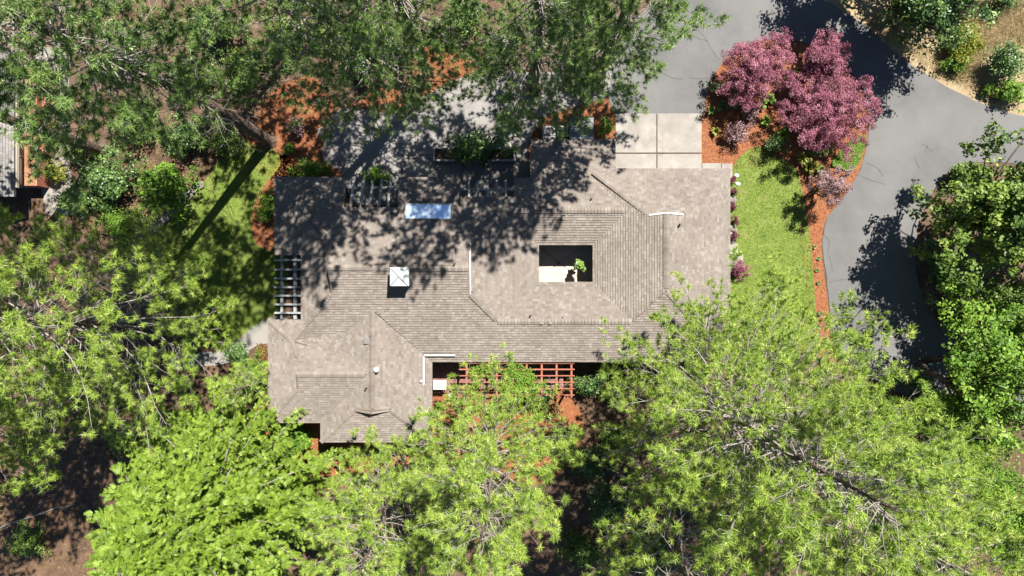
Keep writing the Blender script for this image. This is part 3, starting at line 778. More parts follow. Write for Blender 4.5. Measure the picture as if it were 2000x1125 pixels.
def condenser(px, py, w, label):
    x, y = P(px, py, .8)[:2]
    t = empty('air_conditioner', (x, y, 0), label, 'air conditioner', 'condensers behind the garage')
    MB().box(x - w / 2 - .05, x + w / 2 + .05, y - w / 2 - .05, y + w / 2 + .05, 0, .06).build('pad', M['concrete'], t)
    MB().box(x - w / 2, x + w / 2, y - w / 2, y + w / 2, .06, .78).build('cabinet', M['acmetal'], t, bevel=.02)
    ring = MB()
    for k in range(24):
        a0, a1 = 2 * math.pi * k / 24, 2 * math.pi * (k + 1) / 24; r0, r1 = w * .36, w * .42
        ring.add([(x + r * math.cos(a_), y + r * math.sin(a_), z_) for (r, a_, z_) in ((r0, a0, .80), (r1, a0, .80), (r1, a1, .80), (r0, a1, .80), (r0, a0, .782), (r1, a0, .782), (r1, a1, .782), (r0, a1, .782))],
                 [(0, 1, 2, 3), (7, 6, 5, 4), (0, 3, 7, 4), (1, 5, 6, 2)])
    g = ring.build('grille', M['acmetal'], t)
    MB().cyl((x, y), w * .355, .781, .786, 20).build('fan_opening', M['black'], t)
    for k in range(5):
        a_ = 2 * math.pi * k / 5 + .3
        MB().bar((x, y, .79), (x + w * .34 * math.cos(a_), y + w * .34 * math.sin(a_), .793), .09, .008).build('fan_blade', M['vent'], t)
    MB().cyl((x, y), .07, .795, .81, 12).build('fan_hub', M['acmetal'], t)
condenser(1073, 258, .82, 'pale square air conditioner with round fan, farther from the enclosure')
condenser(1099, 256, .72, 'narrower air conditioner right next to the enclosure wall')

# ================================================================ BRICK PATIO WITH RED PERGOLA
patio = empty('brick_patio', (*G(950, 735), 0), 'raised pinkish brick patio under the red pergola', 'patio')
a = P(838, 759, .45); b = P(1100, 690, .45)
MB().box(a[0], b[0], a[1], b[1], 0, .395).build('base', M['mortar'], patio)
def brickfield(x0, x1, y0, y1, z, name, parent, bw=.21, bh=.10, gap=.009, seed=3):
    rng = np.random.default_rng(seed); V = []; F = []
    r = 0; y = y0
    while y < y1 - .02:
        x = x0 - (bw / 2 if r % 2 else 0)
        while x < x1:
            xa = max(x, x0); xb = min(x + bw - gap, x1)
            if xb - xa > .03:
                h = z + rng.uniform(-.004, .004); k = len(V)
                for (xx, yy, zz) in ((xa, y, h), (xb, y, h), (xb, y + bh - gap, h), (xa, y + bh - gap, h)): V.append((xx, yy, zz))
                for (xx, yy, zz) in ((xa, y, h - .05), (xb, y, h - .05), (xb, y + bh - gap, h - .05), (xa, y + bh - gap, h - .05)): V.append((xx, yy, zz))
                F += [(k, k + 1, k + 2, k + 3), (k, k + 4, k + 5, k + 1), (k + 1, k + 5, k + 6, k + 2), (k + 2, k + 6, k + 7, k + 3), (k + 3, k + 7, k + 4, k)]
            x += bw
        y += bh; r += 1
    me = bpy.data.meshes.new(name); me.from_pydata(V, [], F); me.update()
    o = link(name, me, M['brick'], parent); o["kind"] = "stuff"; return o
brickfield(a[0] + .01, b[0] - .01, a[1] + .01, b[1] - .01, .45, 'brick_paving', patio)
a2 = P(869, 766, .2); b2 = P(1000, 759.5, .2)
MB().box(P(843, 766, .2)[0], P(883, 766, .2)[0], a2[1] - .05, a[1] - .004, 0, .145).build('step', M['mortar'], patio)
brickfield(P(843, 766, .2)[0] + .01, P(883, 766, .2)[0] - .01, a2[1] - .04, a[1] - .01, .2, 'step_bricks', patio, seed=5)

per = empty('deck_pergola', (*G(980, 740), 0), 'red stained timber pergola with crossing rafters over the brick patio', 'pergola')
ZP = 2.5
for px in (911.7, 941, 970.3, 999.5, 1028.7, 1058, 1087, 1116):
    timber(per, Vector(P(px, 707.5, ZP)), Vector(P(px, 776, ZP)), .115, .16, M['redwood'], 'rafter')
for py, w in ((709.5, .06), (721.4, .085), (733.8, .065), (746.2, .065), (759, .06), (771.5, .06)):
    timber(per, Vector(P(896.5, py, ZP + .12)), Vector(P(1122, py, ZP + .12)), w, .07, M['redwood'], 'batten')
for px in (911.7, 1028.7, 1116):
    x, y = P(px, 770, ZP)[:2]
    MB().box(x - .06, x + .06, y - .06, y + .06, 0, ZP - .081).build('post', M['redwood'], per)
for px in (911.7, 1028.7, 1116):
    pass
# white table on the patio
tb = empty('patio_table', (*P(860, 750, .45)[:2], .45), 'white slatted patio table in the sunny corner', 'table')
tx, ty = P(859, 751.5, 1.1)[:2]
for k in range(7):
    MB().box(tx - .42, tx + .42, ty - .30 + k * .087, ty - .30 + k * .087 + .07, 1.10, 1.125).build('slat', M['white'], tb)
MB().box(tx - .40, tx - .34, ty - .30, ty + .30, 1.05, 1.099).box(tx + .34, tx + .40, ty - .30, ty + .30, 1.05, 1.099).build('frame', M['white'], tb)
for sx in (-.37, .37):
    for sy in (-.25, .25):
        MB().box(tx + sx - .025, tx + sx + .025, ty + sy - .025, ty + sy + .025, .452, 1.0499).build('leg', M['white'], tb)
# garden lamp with a curved neck
def tube_mesh(pts, rad, n=8):
    V = []; F = []
    for i, p in enumerate(pts):
        p = Vector(p); q = Vector(pts[min(i + 1, len(pts) - 1)]) - Vector(pts[max(i - 1, 0)]); q.normalize()
        a = q.orthogonal().normalized(); b = q.cross(a)
        r = rad[i] if hasattr(rad, '__len__') else rad
        V += [tuple(p + a * r * math.cos(2 * math.pi * k / n) + b * r * math.sin(2 * math.pi * k / n)) for k in range(n)]
        if i: F += [((i - 1) * n + k, (i - 1) * n + (k + 1) % n, i * n + (k + 1) % n, i * n + k) for k in range(n)]
    F += [tuple(range(n - 1, -1, -1)), tuple((len(pts) - 1) * n + k for k in range(n))]
    m = MB(); m.add(V, F); return m
lp = empty('garden_lamp', (*G(902, 768), 0), 'garden lamp with white globe on a curved black neck', 'lamp')
tube_mesh([P(905, 772, 0), P(905, 772, .7), P(903, 769, 1.05), P(897, 767.5, 1.2), P(888, 768, 1.2), P(881, 770.5, 1.12)], .03).build('neck', M['black'], lp)
gx, gy, gz = P(879, 772, 1.05)
bm = bmesh.new(); bmesh.ops.create_icosphere(bm, subdivisions=3, radius=.13)
for v in bm.verts: v.co.z *= .8; v.co += Vector((gx, gy, gz))
me = bpy.data.meshes.new('globe'); bm.to_mesh(me); bm.free(); link('globe', me, M['white'], lp)

# ================================================================ NEIGHBOUR'S HOUSE AT THE LEFT EDGE
nb = empty('neighbour_house', (-34.5, 10.5, 0), "neighbour's house with grey shingle roof cut by the left edge", 'house')
pn = eave((28, 120), (28, 380), (-100, 250), z0=2.25, pitch=.3)
W = [pn.at(*p) for p in ((28, 100), (28, 384), (-190, 384), (-190, 100))]
a_ = sum(W[i][0] * W[(i + 1) % 4][1] - W[(i + 1) % 4][0] * W[i][1] for i in range(4))
if a_ < 0: W = W[::-1]
rs = slab([Vector(w) for w in W], .14, 'roof_slope', M['decking'], nb)
s_ = link('shingles', shingles(W, pn, 77), mat_island('grey_shingle', [(0.12, 0.112, 0.105), (0.16, 0.15, 0.14), (0.19, 0.18, 0.17)], mottle=.2), rs); s_["kind"] = "stuff"
xw = -30.95; ya, yb = G(0, 376)[1] + .3, G(0, 110)[1] - .3
MB().box(-36.6, xw, ya, yb, 0, 1.99).build('wall', M['wall'], nb)
MB().box(xw + .3, xw + .34, ya - .3, yb + .3, 2.02, 2.26).build('fascia_board', mat_plain('cream_paint', (.36, .32, .26), .6), nb)
for (p0, p1) in ((228, 276), (282, 303), (170, 215)):
    y1_, y0_ = P(0, p0, 1.6)[1], P(0, p1, 1.6)[1]
    f = MB().box(xw, xw + .05, y0_ - .06, y1_ + .06, 1.0, 1.95).build('window', mat_plain('cream_frame', (.36, .32, .26), .6), nb)
    MB().box(xw + .051, xw + .06, y0_, y1_, 1.06, 1.89).build('pane', M['window'], f)
dk = empty('wooden_deck', (-30.3, 10.4, 0), "narrow cedar deck along the neighbour's wall", 'deck')
y0_, y1_ = G(0, 368)[1], G(0, 130)[1]
MB().box(-30.90, -30.12, y0_ + .02, y1_ - .02, 0, 1.145).build('frame', M['redwood'], dk)
for k in range(6):
    MB().box(-30.93 + k * .142, -30.93 + k * .142 + .132, y0_, y1_, 1.15, 1.18).build('plank', M['orangewood'], dk)
st = empty('wooden_steps', (-29.8, 11.5, 0), "pale cedar steps running along the neighbour's deck", 'steps')
ys0, ys1 = G(0, 292)[1], G(0, 150)[1]
for k in range(2):
    z_ = .78 - k * .39
    MB().box(-30.06 + k * .34, -30.06 + k * .34 + .32, ys0, ys1, z_ - .05, z_).build('tread', M['orangewood'], st)
    MB().box(-30.06 + k * .34 + .02, -30.06 + k * .34 + .29, ys0 + .05, ys1 - .05, 0, z_ - .052).build('stringer', M['orangewood'], st)
fb = empty('flower_box', (*G(84, 296), 0), "wooden flower box at the end of the neighbour's steps", 'planter')
a = P(69, 303, .8); b = P(91, 288, .8)
for (x0, x1, y0, y1) in ((a[0], b[0], a[1], a[1] + .05), (a[0], b[0], b[1] - .05, b[1]), (a[0], a[0] + .05, a[1] + .051, b[1] - .051), (b[0] - .05, b[0], a[1] + .051, b[1] - .051)):
    MB().box(x0, x1, y0, y1, 0, .8).build('side', M['orangewood'], fb)
MB().box(a[0] + .051, b[0] - .051, a[1] + .051, b[1] - .051, 0, .7).build('soil', M['soil'], fb)
FLOWER_BOX = ((a[0] + b[0]) / 2, (a[1] + b[1]) / 2, .7)
# ================================================================ VEGETATION
UP = np.array([0, 0, 1.0])
def nrm(a): return a / np.maximum(np.linalg.norm(a, axis=-1, keepdims=True), 1e-9)
def blocked(p):
    """points inside a building"""
    Z = roof_z_arr(p[:, 0], p[:, 1])
    m = (Z > 0) & (p[:, 2] < Z + 0.22)
    m |= (p[:, 0] < -30.0) & (p[:, 1] > 5.8) & (p[:, 1] < 15.6) & (p[:, 2] < 3.2)
    return m
def in_view(p, mar=110):
    k = SC * H / np.maximum(H - p[:, 2], 1.0)
    X = CX + p[:, 0] * k; Y = CY - p[:, 1] * k
    return (X > -mar) & (X < 2000 + mar) & (Y > -mar) & (Y < 1125 + mar)

def tubes(Pt, Rd, n):
    """batch of tapering tubes: Pt (T,S,3), Rd (T,S)"""
    T, S, _ = Pt.shape
    d = nrm(Pt[:, -1] - Pt[:, 0]); ref = np.where(np.abs(d[:, 2:3]) > 0.9, np.array([[1.0, 0, 0]]), np.array([[0, 0, 1.0]]))
    a = nrm(np.cross(d, ref)); b = np.cross(d, a)
    ang = np.arange(n) * 2 * np.pi / n
    ring = a[:, None, None, :] * np.cos(ang)[None, None, :, None] + b[:, None, None, :] * np.sin(ang)[None, None, :, None]
    V = Pt[:, :, None, :] + Rd[:, :, None, None] * ring
    idx = np.arange(T * S * n).reshape(T, S, n); nx = np.roll(idx, -1, axis=2)
    F = np.stack([idx[:, :-1], nx[:, :-1], nx[:, 1:], idx[:, 1:]], axis=-1).reshape(-1, 4)
    return V.reshape(-1, 3), F

def needles(rng, C, A, n, length, width, tint, spread=(0.12, 1.75), back=0.15):
    """bursts of needles: centres C, axes A"""
    Mn = len(C); A = nrm(A)
    ref = np.where(np.abs(A[:, 2:3]) > 0.9, np.array([[1.0, 0, 0]]), np.array([[0, 0, 1.0]]))
    a = nrm(np.cross(A, ref)); b = np.cross(A, a)
    th = rng.uniform(spread[0], spread[1], (Mn, n)); ph = rng.uniform(0, 2 * np.pi, (Mn, n))
    d = A[:, None] * np.cos(th)[..., None] + (a[:, None] * np.cos(ph)[..., None] + b[:, None] * np.sin(ph)[..., None]) * np.sin(th)[..., None]
    L_ = (length * rng.uniform(0.72, 1.15, (Mn, n)))[..., None] if np.isscalar(length) else (length[:, None] * rng.uniform(0.72, 1.15, (Mn, n)))[..., None]
    base = C[:, None] - A[:, None] * (back * rng.random((Mn, n)))[..., None]
    tip = base + d * L_ + np.array([0, 0, -0.02])
    w = nrm(np.cross(d, rng.normal(size=(Mn, n, 3)))) * (width / 2)
    V = np.stack([base - w, base + w, tip], axis=2).reshape(-1, 3)
    F = np.arange(len(V)).reshape(-1, 3)
    t = np.clip(tint[:, None] + rng.normal(0, .09, (Mn, n)), 0, 1)
    return V, F, np.repeat(t.ravel(), 3)

def leaves(rng, Pn, Nn, size, tint, aspect=0.62):
    """rhombic leaves: centres, normals"""
    n = len(Pn); Nn = nrm(Nn)
    r = nrm(np.cross(Nn, rng.normal(size=(n, 3)))); s = np.cross(Nn, r)
    sz = (size * rng.uniform(.65, 1.25, n))[:, None]
    fold = Nn * sz * .12
    V = np.stack([Pn - r * sz * .5, Pn + s * sz * .5 * aspect + fold, Pn + r * sz * .5, Pn - s * sz * .5 * aspect + fold], axis=1).reshape(-1, 3)
    i = np.arange(n)[:, None] * 4
    F = np.concatenate([i + np.array([[0, 1, 2]]), i + np.array([[0, 2, 3]])])
    return V, F, np.repeat(tint, 4)

def join(parts):
    V = []; F = []; T = []; b = 0
    for p in parts:
        V.append(p[0]); F.append(p[1] + b); b += len(p[0])
        if len(p) > 2: T.append(p[2])
    return np.concatenate(V), np.concatenate(F), (np.concatenate(T) if T else None)

PINES = 'tall pines around the house'
def pine(label, base, h, cb, R, lean=(0, 0), seed=0, mat='pine', nb=115, nn=44, tl=.275, dead=0, r0=None, dens=3.3, name='pine_tree', limb='limb', top=.46, low=0.55, wid=.025):
    rng = np.random.default_rng(seed)
    bx, by = G(*base); root = empty(name, (bx, by, 0), label, 'tree', PINES)
    r0 = r0 or .012 * h + .04
    wob = rng.normal(0, .10, 2)
    def axis(z):
        u = z / h; return np.stack([bx + lean[0] * u ** 1.15 + wob[0] * np.sin(u * 7), by + lean[1] * u ** 1.15 + wob[1] * np.sin(u * 6), z], axis=-1)
    zs = np.concatenate([[-.05, .15, .5], np.linspace(1.2, h, 15)])
    rad = r0 * (1 - np.clip(zs, 0, h) / h) ** .8 + .02; rad[0] *= 1.5; rad[1] *= 1.28; rad[2] *= 1.1
    V, F = tubes(axis(np.clip(zs, 0, None))[None], rad[None], 12)
    V += rng.normal(0, .012, V.shape)
    link('trunk', np_mesh('trunk', V, F), M['bark'], root)
    # limbs
    t = (np.arange(nb) + rng.random(nb)) / nb
    hz = cb + (h - cb - .3) * t ** .93
    prof = (low + (1 - low) * np.minimum(1, t / .2)) * (1 - t) ** top + .05
    L = R * prof * rng.uniform(.62, 1.15, nb)
    e = np.radians(-12 + 52 * t ** 1.2 + rng.normal(0, 11, nb)); az = np.arange(nb) * 2.39996 + rng.normal(0, .5, nb)
    s = np.linspace(0, 1, 7)
    dh = np.stack([np.cos(az), np.sin(az), 0 * az], -1); sd = np.stack([-np.sin(az), np.cos(az), 0 * az], -1)
    def bpos(i, ss):
        o = axis(hz[i]) + dh[i] * (L[i] * ss * np.cos(e[i]))[..., None] + sd[i] * (bend[i] * L[i] * ss ** 2)[..., None]
        o += sd[i] * (L[i] * swv[i] * np.sin(ss * swf[i] + swp[i]) * ss)[..., None]
        o[..., 2] += L[i] * (np.sin(e[i]) * ss + curl[i] * ss ** 2.2 + .05 * np.sin(ss * swf[i] * 1.3 + swp[i] * 2) * ss)
        return o
    swv = rng.uniform(.03, .10, nb); swf = rng.uniform(3, 8, nb); swp = rng.uniform(0, 6.28, nb)
    bend = rng.normal(0, .2, nb); curl = rng.uniform(.06, .26, nb)
    Bp = np.stack([bpos(np.arange(nb), np.full(nb, u)) for u in s], axis=1)
    Br = (.010 + .0075 * L)[:, None] * (1 - .82 * s)[None]
    keep = ~blocked(Bp.reshape(-1, 3)).reshape(nb, -1).any(axis=1) | (L < 1.0)
    # twigs
    K = np.clip((L * dens).astype(int), 3, 22)
    bi = np.repeat(np.arange(nb), K); T = len(bi)
    st = rng.uniform(.22, 1.0, T) ** .72
    last = np.cumsum(K) - 1; st[last] = 1.0
    sg = np.where(rng.random(T) < .5, -1, 1.0); off = sg * rng.uniform(.3, 1.3, T) * (1.1 - .55 * st); off[last] *= .2
    azt = az[bi] + off + np.arctan(2 * bend[bi] * st); el = rng.uniform(-.05, .75, T)
    ln = np.clip(.27 * L[bi] * (1.2 - st) * rng.uniform(.7, 1.4, T) + .22, .22, 1.5)
    sp = bpos(bi, st); u4 = np.linspace(0, 1, 3)
    dt = np.stack([np.cos(azt) * np.cos(el), np.sin(azt) * np.cos(el), np.sin(el)], -1)
    Tp = sp[:, None] + dt[:, None] * (ln[:, None] * u4[None])[..., None]
    Tp[..., 2] += ln[:, None] * .22 * u4[None] ** 2
    Tp[:, 1] += rng.normal(0, .05, (T, 3))
    kt = ~blocked(Tp.reshape(-1, 3)).reshape(T, -1).any(axis=1) & keep[bi]
    Tp = Tp[kt]; lk = ln[kt]; dtk = dt[kt]
    Tr = np.full((len(Tp), 1), .013) * (1 - .5 * u4)[None]
    V1, F1 = tubes(Bp[keep], Br[keep], 4); tv = in_view(Tp[:, 1]); V2, F2 = tubes(Tp[tv], Tr[tv], 3) if tv.any() else tubes(Tp[:1], Tr[:1], 3)
    parts = [(V1, F1), (V2, F2)]
    if dead:
        hd = rng.uniform(cb * .35, cb + (h - cb) * .3, dead); ad = rng.uniform(0, 2 * np.pi, dead); Ld = rng.uniform(.6, 2.6, dead)
        s5 = np.linspace(0, 1, 5)
        D = axis(hd)[:, None] + np.stack([np.cos(ad), np.sin(ad), rng.normal(-.05, .2, dead)], -1)[:, None] * (Ld[:, None] * s5[None])[..., None]
        D[:, 1:] += rng.normal(0, .09, (dead, 4, 3)) * s5[None, 1:, None]
        parts.append(tubes(D, np.full((dead, 1), .022) * (1 - .7 * s5)[None], 4))
        # forks of the dead limbs
        j = rng.integers(0, dead, dead * 3); q = D[j, rng.integers(2, 5, dead * 3)]; a2 = ad[j] + rng.normal(0, .8, dead * 3)
        l2 = rng.uniform(.3, .9, dead * 3); u3 = np.linspace(0, 1, 4)
        E = q[:, None] + np.stack([np.cos(a2), np.sin(a2), rng.normal(.1, .3, dead * 3)], -1)[:, None] * (l2[:, None] * u3[None])[..., None]
        parts.append(tubes(E, np.full((dead * 3, 1), .012) * (1 - .6 * u3)[None], 3))
    V, F, _ = join(parts)
    link('limbs', np_mesh('limbs', V, F), M[limb], root)
    # needle tufts at twig ends and along the twigs
    ax = nrm(Tp[:, 2] - Tp[:, 1] + UP * .12)
    C = [Tp[:, 2]]; A = [ax]
    for u_, pr in ((.66, .62), (.34, .3)):
        m = rng.random(len(Tp)) < pr * np.clip(lk / .55, .35, 1.3)
        o = rng.normal(0, 1, (m.sum(), 3)); o[:, 2] = np.abs(o[:, 2]) * .8; o = nrm(o + dtk[m] * .6)
        C.append(Tp[m, 0] * (1 - u_) + Tp[m, 2] * u_ + o * .2 * lk[m][:, None] ** .5); A.append(nrm(o + dtk[m]))
    C = np.concatenate(C); A = np.concatenate(A)
    ok = ~blocked(C); C = C[ok]; A = A[ok]
    vis = in_view(C); tint = np.clip(rng.normal(.5, .24, len(C)), 0, 1)
    ll = tl * rng.uniform(.75, 1.2, len(C))
    parts = []
    if vis.any(): parts.append(needles(rng, C[vis], A[vis], nn, ll[vis], wid, tint[vis]))
    if (~vis).any(): parts.append(needles(rng, C[~vis], A[~vis], 6, ll[~vis], .14, tint[~vis]))
    V, F, tt = join(parts)
    link('crown', np_mesh('crown', V, F, tt), M[mat], root)
    return root

def feather_tree(label, base, h, cb, R, seed, mat='hemlock', nb=130, lean=(0, 0), name='cedar_tree'):
    """conifer with flat feathery sprays"""
    rng = np.random.default_rng(seed)
    bx, by = G(*base); root = empty(name, (bx, by, 0), label, 'tree')
    zs = np.linspace(0, h, 12)
    ax_ = np.stack([bx + lean[0] * zs / h, by + lean[1] * zs / h, zs], -1)
    V, F = tubes(ax_[None], (.012 * h * (1 - zs / h) + .03)[None], 10)
    link('trunk', np_mesh('trunk', V, F), M['bark'], root)
    t = (np.arange(nb) + rng.random(nb)) / nb; hz = cb + (h - cb) * t ** .95
    L = R * ((1 - t) ** .75 * (.75 + .25 * np.minimum(1, t / .12)) + .04) * rng.uniform(.68, 1.12, nb)
    az = np.arange(nb) * 2.39996 + rng.normal(0, .5, nb); e = np.radians(4 + 28 * t + rng.normal(0, 11, nb)); drp = rng.uniform(.10, .28, nb)
    dh = np.stack([np.cos(az), np.sin(az), 0 * az], -1)
    o0 = np.stack([bx + lean[0] * hz / h, by + lean[1] * hz / h, hz], -1)
    def pos(i, s):
        o = o0[i] + dh[i] * (L[i] * s * np.cos(e[i]))[..., None]; o[..., 2] += L[i] * (np.sin(e[i]) * s - drp[i] * s ** 2); return o
    s7 = np.linspace(0, 1, 6); Bp = np.stack([pos(np.arange(nb), np.full(nb, u)) for u in s7], 1)
    V, F = tubes(Bp, (.012 + .008 * L)[:, None] * (1 - .85 * s7)[None], 4)
    link('limbs', np_mesh('limbs', V, F), M['limb'], root)
    K = np.clip((L * 18).astype(int), 8, 130); bi = np.repeat(np.arange(nb), K); T = len(bi)
    st = rng.uniform(.15, 1.0, T) ** .75; sg = np.where(rng.random(T) < .5, -1, 1.0)
    azs = az[bi] + sg * np.abs(rng.normal(.5, .5, T))
    ls = rng.uniform(.2, .44, T)
    wd = (.10 + .16 * L[bi] * (1.05 - st)) * rng.uniform(-1, 1, T)
    sp = pos(bi, st) + np.stack([-np.sin(az[bi]), np.cos(az[bi]), 0 * az[bi]], -1) * wd[:, None] + rng.normal(0, 1, (T, 3)) * np.array([.06, .06, .13]); el = rng.normal(.08, .4, T)
    sp[:, 2] -= np.abs(wd) * .25
    d = np.stack([np.cos(azs) * np.cos(el), np.sin(azs) * np.cos(el), np.sin(el)], -1)
    ok = ~blocked(sp) & ~blocked(sp + d * ls[:, None]); sp, d, ls = sp[ok], d[ok], ls[ok]; T = len(sp)
    side = nrm(np.cross(d, UP[None] + rng.normal(0, .3, (T, 3)))); nz = np.cross(side, d)
    m = 5; Vs = []; tint = np.clip(rng.normal(.5, .22, T), 0, 1)
    for k in range(m):
        u = (k + .6) / m
        c = sp + d * (ls * u)[:, None]; c[:, 2] -= .12 * ls * u * u
        for sgn in (-1, 1):
            ll = ls * (.42 * (1 - u) + .16) * rng.uniform(.8, 1.2, T)
            dirn = nrm(d * .75 + side * sgn * .9 + nz * rng.normal(-.05, .2, T)[:, None])
            tip = c + dirn * ll[:, None]; w = np.cross(dirn, nz) * (ll * .17 + .018)[:, None]
            w = w * .95
            Vs.append(np.stack([c - w, c + w, tip], 1))
    Vv = np.concatenate(Vs).reshape(-1, 3); n = len(Vv) // 3
    F = np.arange(3 * n).reshape(-1, 3)
    tt = np.repeat(np.clip(np.tile(tint, m * 2) + rng.normal(0, .07, n), 0, 1), 3)
    link('crown', np_mesh('crown', Vv, F, tt), M[mat], root)
    return root

def crown_points(rng, n, R3, lump=.35, shell=2.4, zmin=-.75):
    d = nrm(rng.normal(size=(n * 3, 3))); d = d[d[:, 2] > zmin][:n]
    k = rng.normal(size=(5, 3)) * 2.8; ph = rng.uniform(0, 6.28, 5)
    lum = sum(np.sin(d @ k[i] + ph[i]) for i in range(5)) / 5 * 1.5
    r = rng.random(len(d)) ** (1 / shell) * np.clip(1 - lump * .5 + lump * 1.5 * lum, .4, 1.2) * rng.uniform(.86, 1.1, len(d))
    return d * r[:, None] * np.array(R3), d

def leafy(label, cat, xy, z0, h, R, mat, seed, name, n_cl=200, cl_r=.45, per=60, leaf=.16, trunk_r=.16, stems=1, lump=.4, up=.9, group=None, flat=.6, zlow=.12, fork=.35, Ry=None, bark='twig', lean=(0, 0), crown='crown', shell=2.4, mix=None, tint_dist=(.48, .25)):
    """broad-leaved tree or shrub: stems, limbs that reach the leaf clusters, leaf-sized faces"""
    rng = np.random.default_rng(seed); bx, by = xy; Ry = Ry or R
    root = empty(name, (bx, by, z0), label, cat, group)
    zc = z0 + h * (zlow + 1) / 2; rz = h * (1 - zlow) / 2
    C, D = crown_points(rng, n_cl, (R, Ry, rz), lump, shell)
    C = C + np.array([bx + lean[0], by + lean[1], zc]); C[:, 2] = np.maximum(C[:, 2], z0 + .06)
    ok = ~blocked(C); C = C[ok]; D = D[ok]
    if len(C) > 8:      # no leaf cluster floats free of its neighbours
        dd = np.linalg.norm(C[:, None] - C[None], axis=-1); dd.sort(axis=1); ok = dd[:, 2] < 2.1 * cl_r; C = C[ok]; D = D[ok]
    # stems and limbs
    Tb = []; Rb = []
    s6 = np.linspace(0, 1, 6); forks = []
    for k in range(stems):
        a = 2 * np.pi * k / stems + rng.random(); sp = 0 if stems == 1 else R * .28
        f = np.array([bx + lean[0] * .6 + np.cos(a) * sp, by + lean[1] * .6 + np.sin(a) * sp, z0 + h * fork])
        b0 = np.array([bx + np.cos(a) * trunk_r * (stems > 1), by + np.sin(a) * trunk_r * (stems > 1), z0 - .02])
        p = b0[None] * (1 - s6[:, None]) + f[None] * s6[:, None]; p[1:5] += rng.normal(0, .03 * h * .3, (4, 3)) * [1, 1, 0]
        Tb.append(p); Rb.append(trunk_r * (1.15 - .5 * s6)); forks.append(f)
    m = min(len(C), max(9, n_cl // 5)); pick = rng.permutation(len(C))[:m]
    forks = np.array(forks); fi = rng.integers(0, len(forks), m)
    for q, k in zip(pick, fi):
        a = forks[k]; b = C[q]; md = (a + b) / 2 + np.array([0, 0, .10 * np.linalg.norm(b - a)])
        u = s6[:, None]; p = a * (1 - u) ** 2 + 2 * md * u * (1 - u) + b * u ** 2
        p[1:5] += rng.normal(0, .02 * R, (4, 3)); Tb.append(p); Rb.append(trunk_r * .38 * (1 - .85 * s6) + .006)
    V, F = tubes(np.array(Tb), np.array(Rb), 5)
    link('trunk' if cat == 'tree' else 'stem', np_mesh('stem', V, F), M[bark], root)
    n = len(C) * per; ci = np.repeat(np.arange(len(C)), per)
    crr = (cl_r * rng.uniform(.7, 1.25, len(C)))[ci]
    o = rng.normal(size=(n, 3)); o = nrm(o) * (rng.random(n) ** .45)[:, None] * np.array([1, 1, flat])
    Pn = C[ci] + o * crr[:, None]; Pn[:, 2] = np.maximum(Pn[:, 2], z0 + .03)
    Nn = UP * up * .8 + nrm(o) * .55 + D[ci] * .35 + rng.normal(0, .6, (n, 3))
    tint = np.clip(rng.normal(tint_dist[0], tint_dist[1], len(C))[ci] + rng.normal(0, .12, n), 0, 1)  # random tint per leaf cluster, with a small variation per leaf
    ok = ~blocked(Pn); Pn, Nn, tint = Pn[ok], Nn[ok], tint[ok]
    V, F, tt = leaves(rng, Pn, Nn, leaf, tint)
    link(crown, np_mesh(crown, V, F, tt), M[mat], root)
    return root

def shrub(label, px, py, rx, ry, h, mat, seed, leaf=.10, name='shrub', n_cl=None, per=32, z0=0.0, group='garden shrubs', cl=None, **k):
    k.setdefault('lump', .6)
    x, y = P(px, py, z0 + h * .6)[:2]; R = rx / 31.; Ry = ry / 31.
    area = R * Ry
    n_cl = n_cl or int(np.clip(60 * area + 18, 14, 180))
    return leafy(label, 'shrub', (x, y), z0, h, R * .92, mat, seed, name, n_cl=n_cl, cl_r=cl or float(np.clip(.26 * math.sqrt(area) + .06, .10, .42)), per=per, leaf=leaf, trunk_r=.03 + .012 * h, stems=4, Ry=Ry * .92, crown='foliage', fork=.3, zlow=.08, group=group, shell=2.0, **k)

def rosette(label, px, py, r, mat, seed, n=26, h=.35, name='garden_plant', group='small plants in the island bed', z0=.01):
    """arching strap leaves from one crown"""
    rng = np.random.default_rng(seed); x, y = P(px, py, .2)[:2]
    root = empty(name, (x, y, z0), label, 'plant', group)
    Rm = r / 30.; V = []; F = []; T = []
    for i in range(n):
        a = rng.uniform(0, 6.28); L_ = Rm * rng.uniform(.6, 1.1); w = .035 + .03 * rng.random() + .03 * Rm; d = np.array([np.cos(a), np.sin(a)]); s = np.array([-d[1], d[0]])
        hh = h * rng.uniform(.5, 1.15); k = len(V); t = float(np.clip(rng.normal(.55, .2), 0, 1))
        for u, zz, ww in ((.03, .02, .5), (.4, .8 * hh, 1.0), (.75, hh, .8)):
            for sg in (-1, 1): V.append((x + d[0] * L_ * u + s[0] * sg * w * ww, y + d[1] * L_ * u + s[1] * sg * w * ww, z0 + zz))
        V.append((x + d[0] * L_, y + d[1] * L_, z0 + .7 * hh)); T += [t] * 7
        F += [(k, k + 1, k + 3), (k, k + 3, k + 2), (k + 2, k + 3, k + 5), (k + 2, k + 5, k + 4), (k + 4, k + 5, k + 6)]
    link('leaves', np_mesh('leaves', np.array(V), np.array(F), np.array(T)), M[mat], root)
    MB().cyl((x, y), .03, z0 - .005, z0 + .05, 6).build('stem', M['twig'], root)
    return root

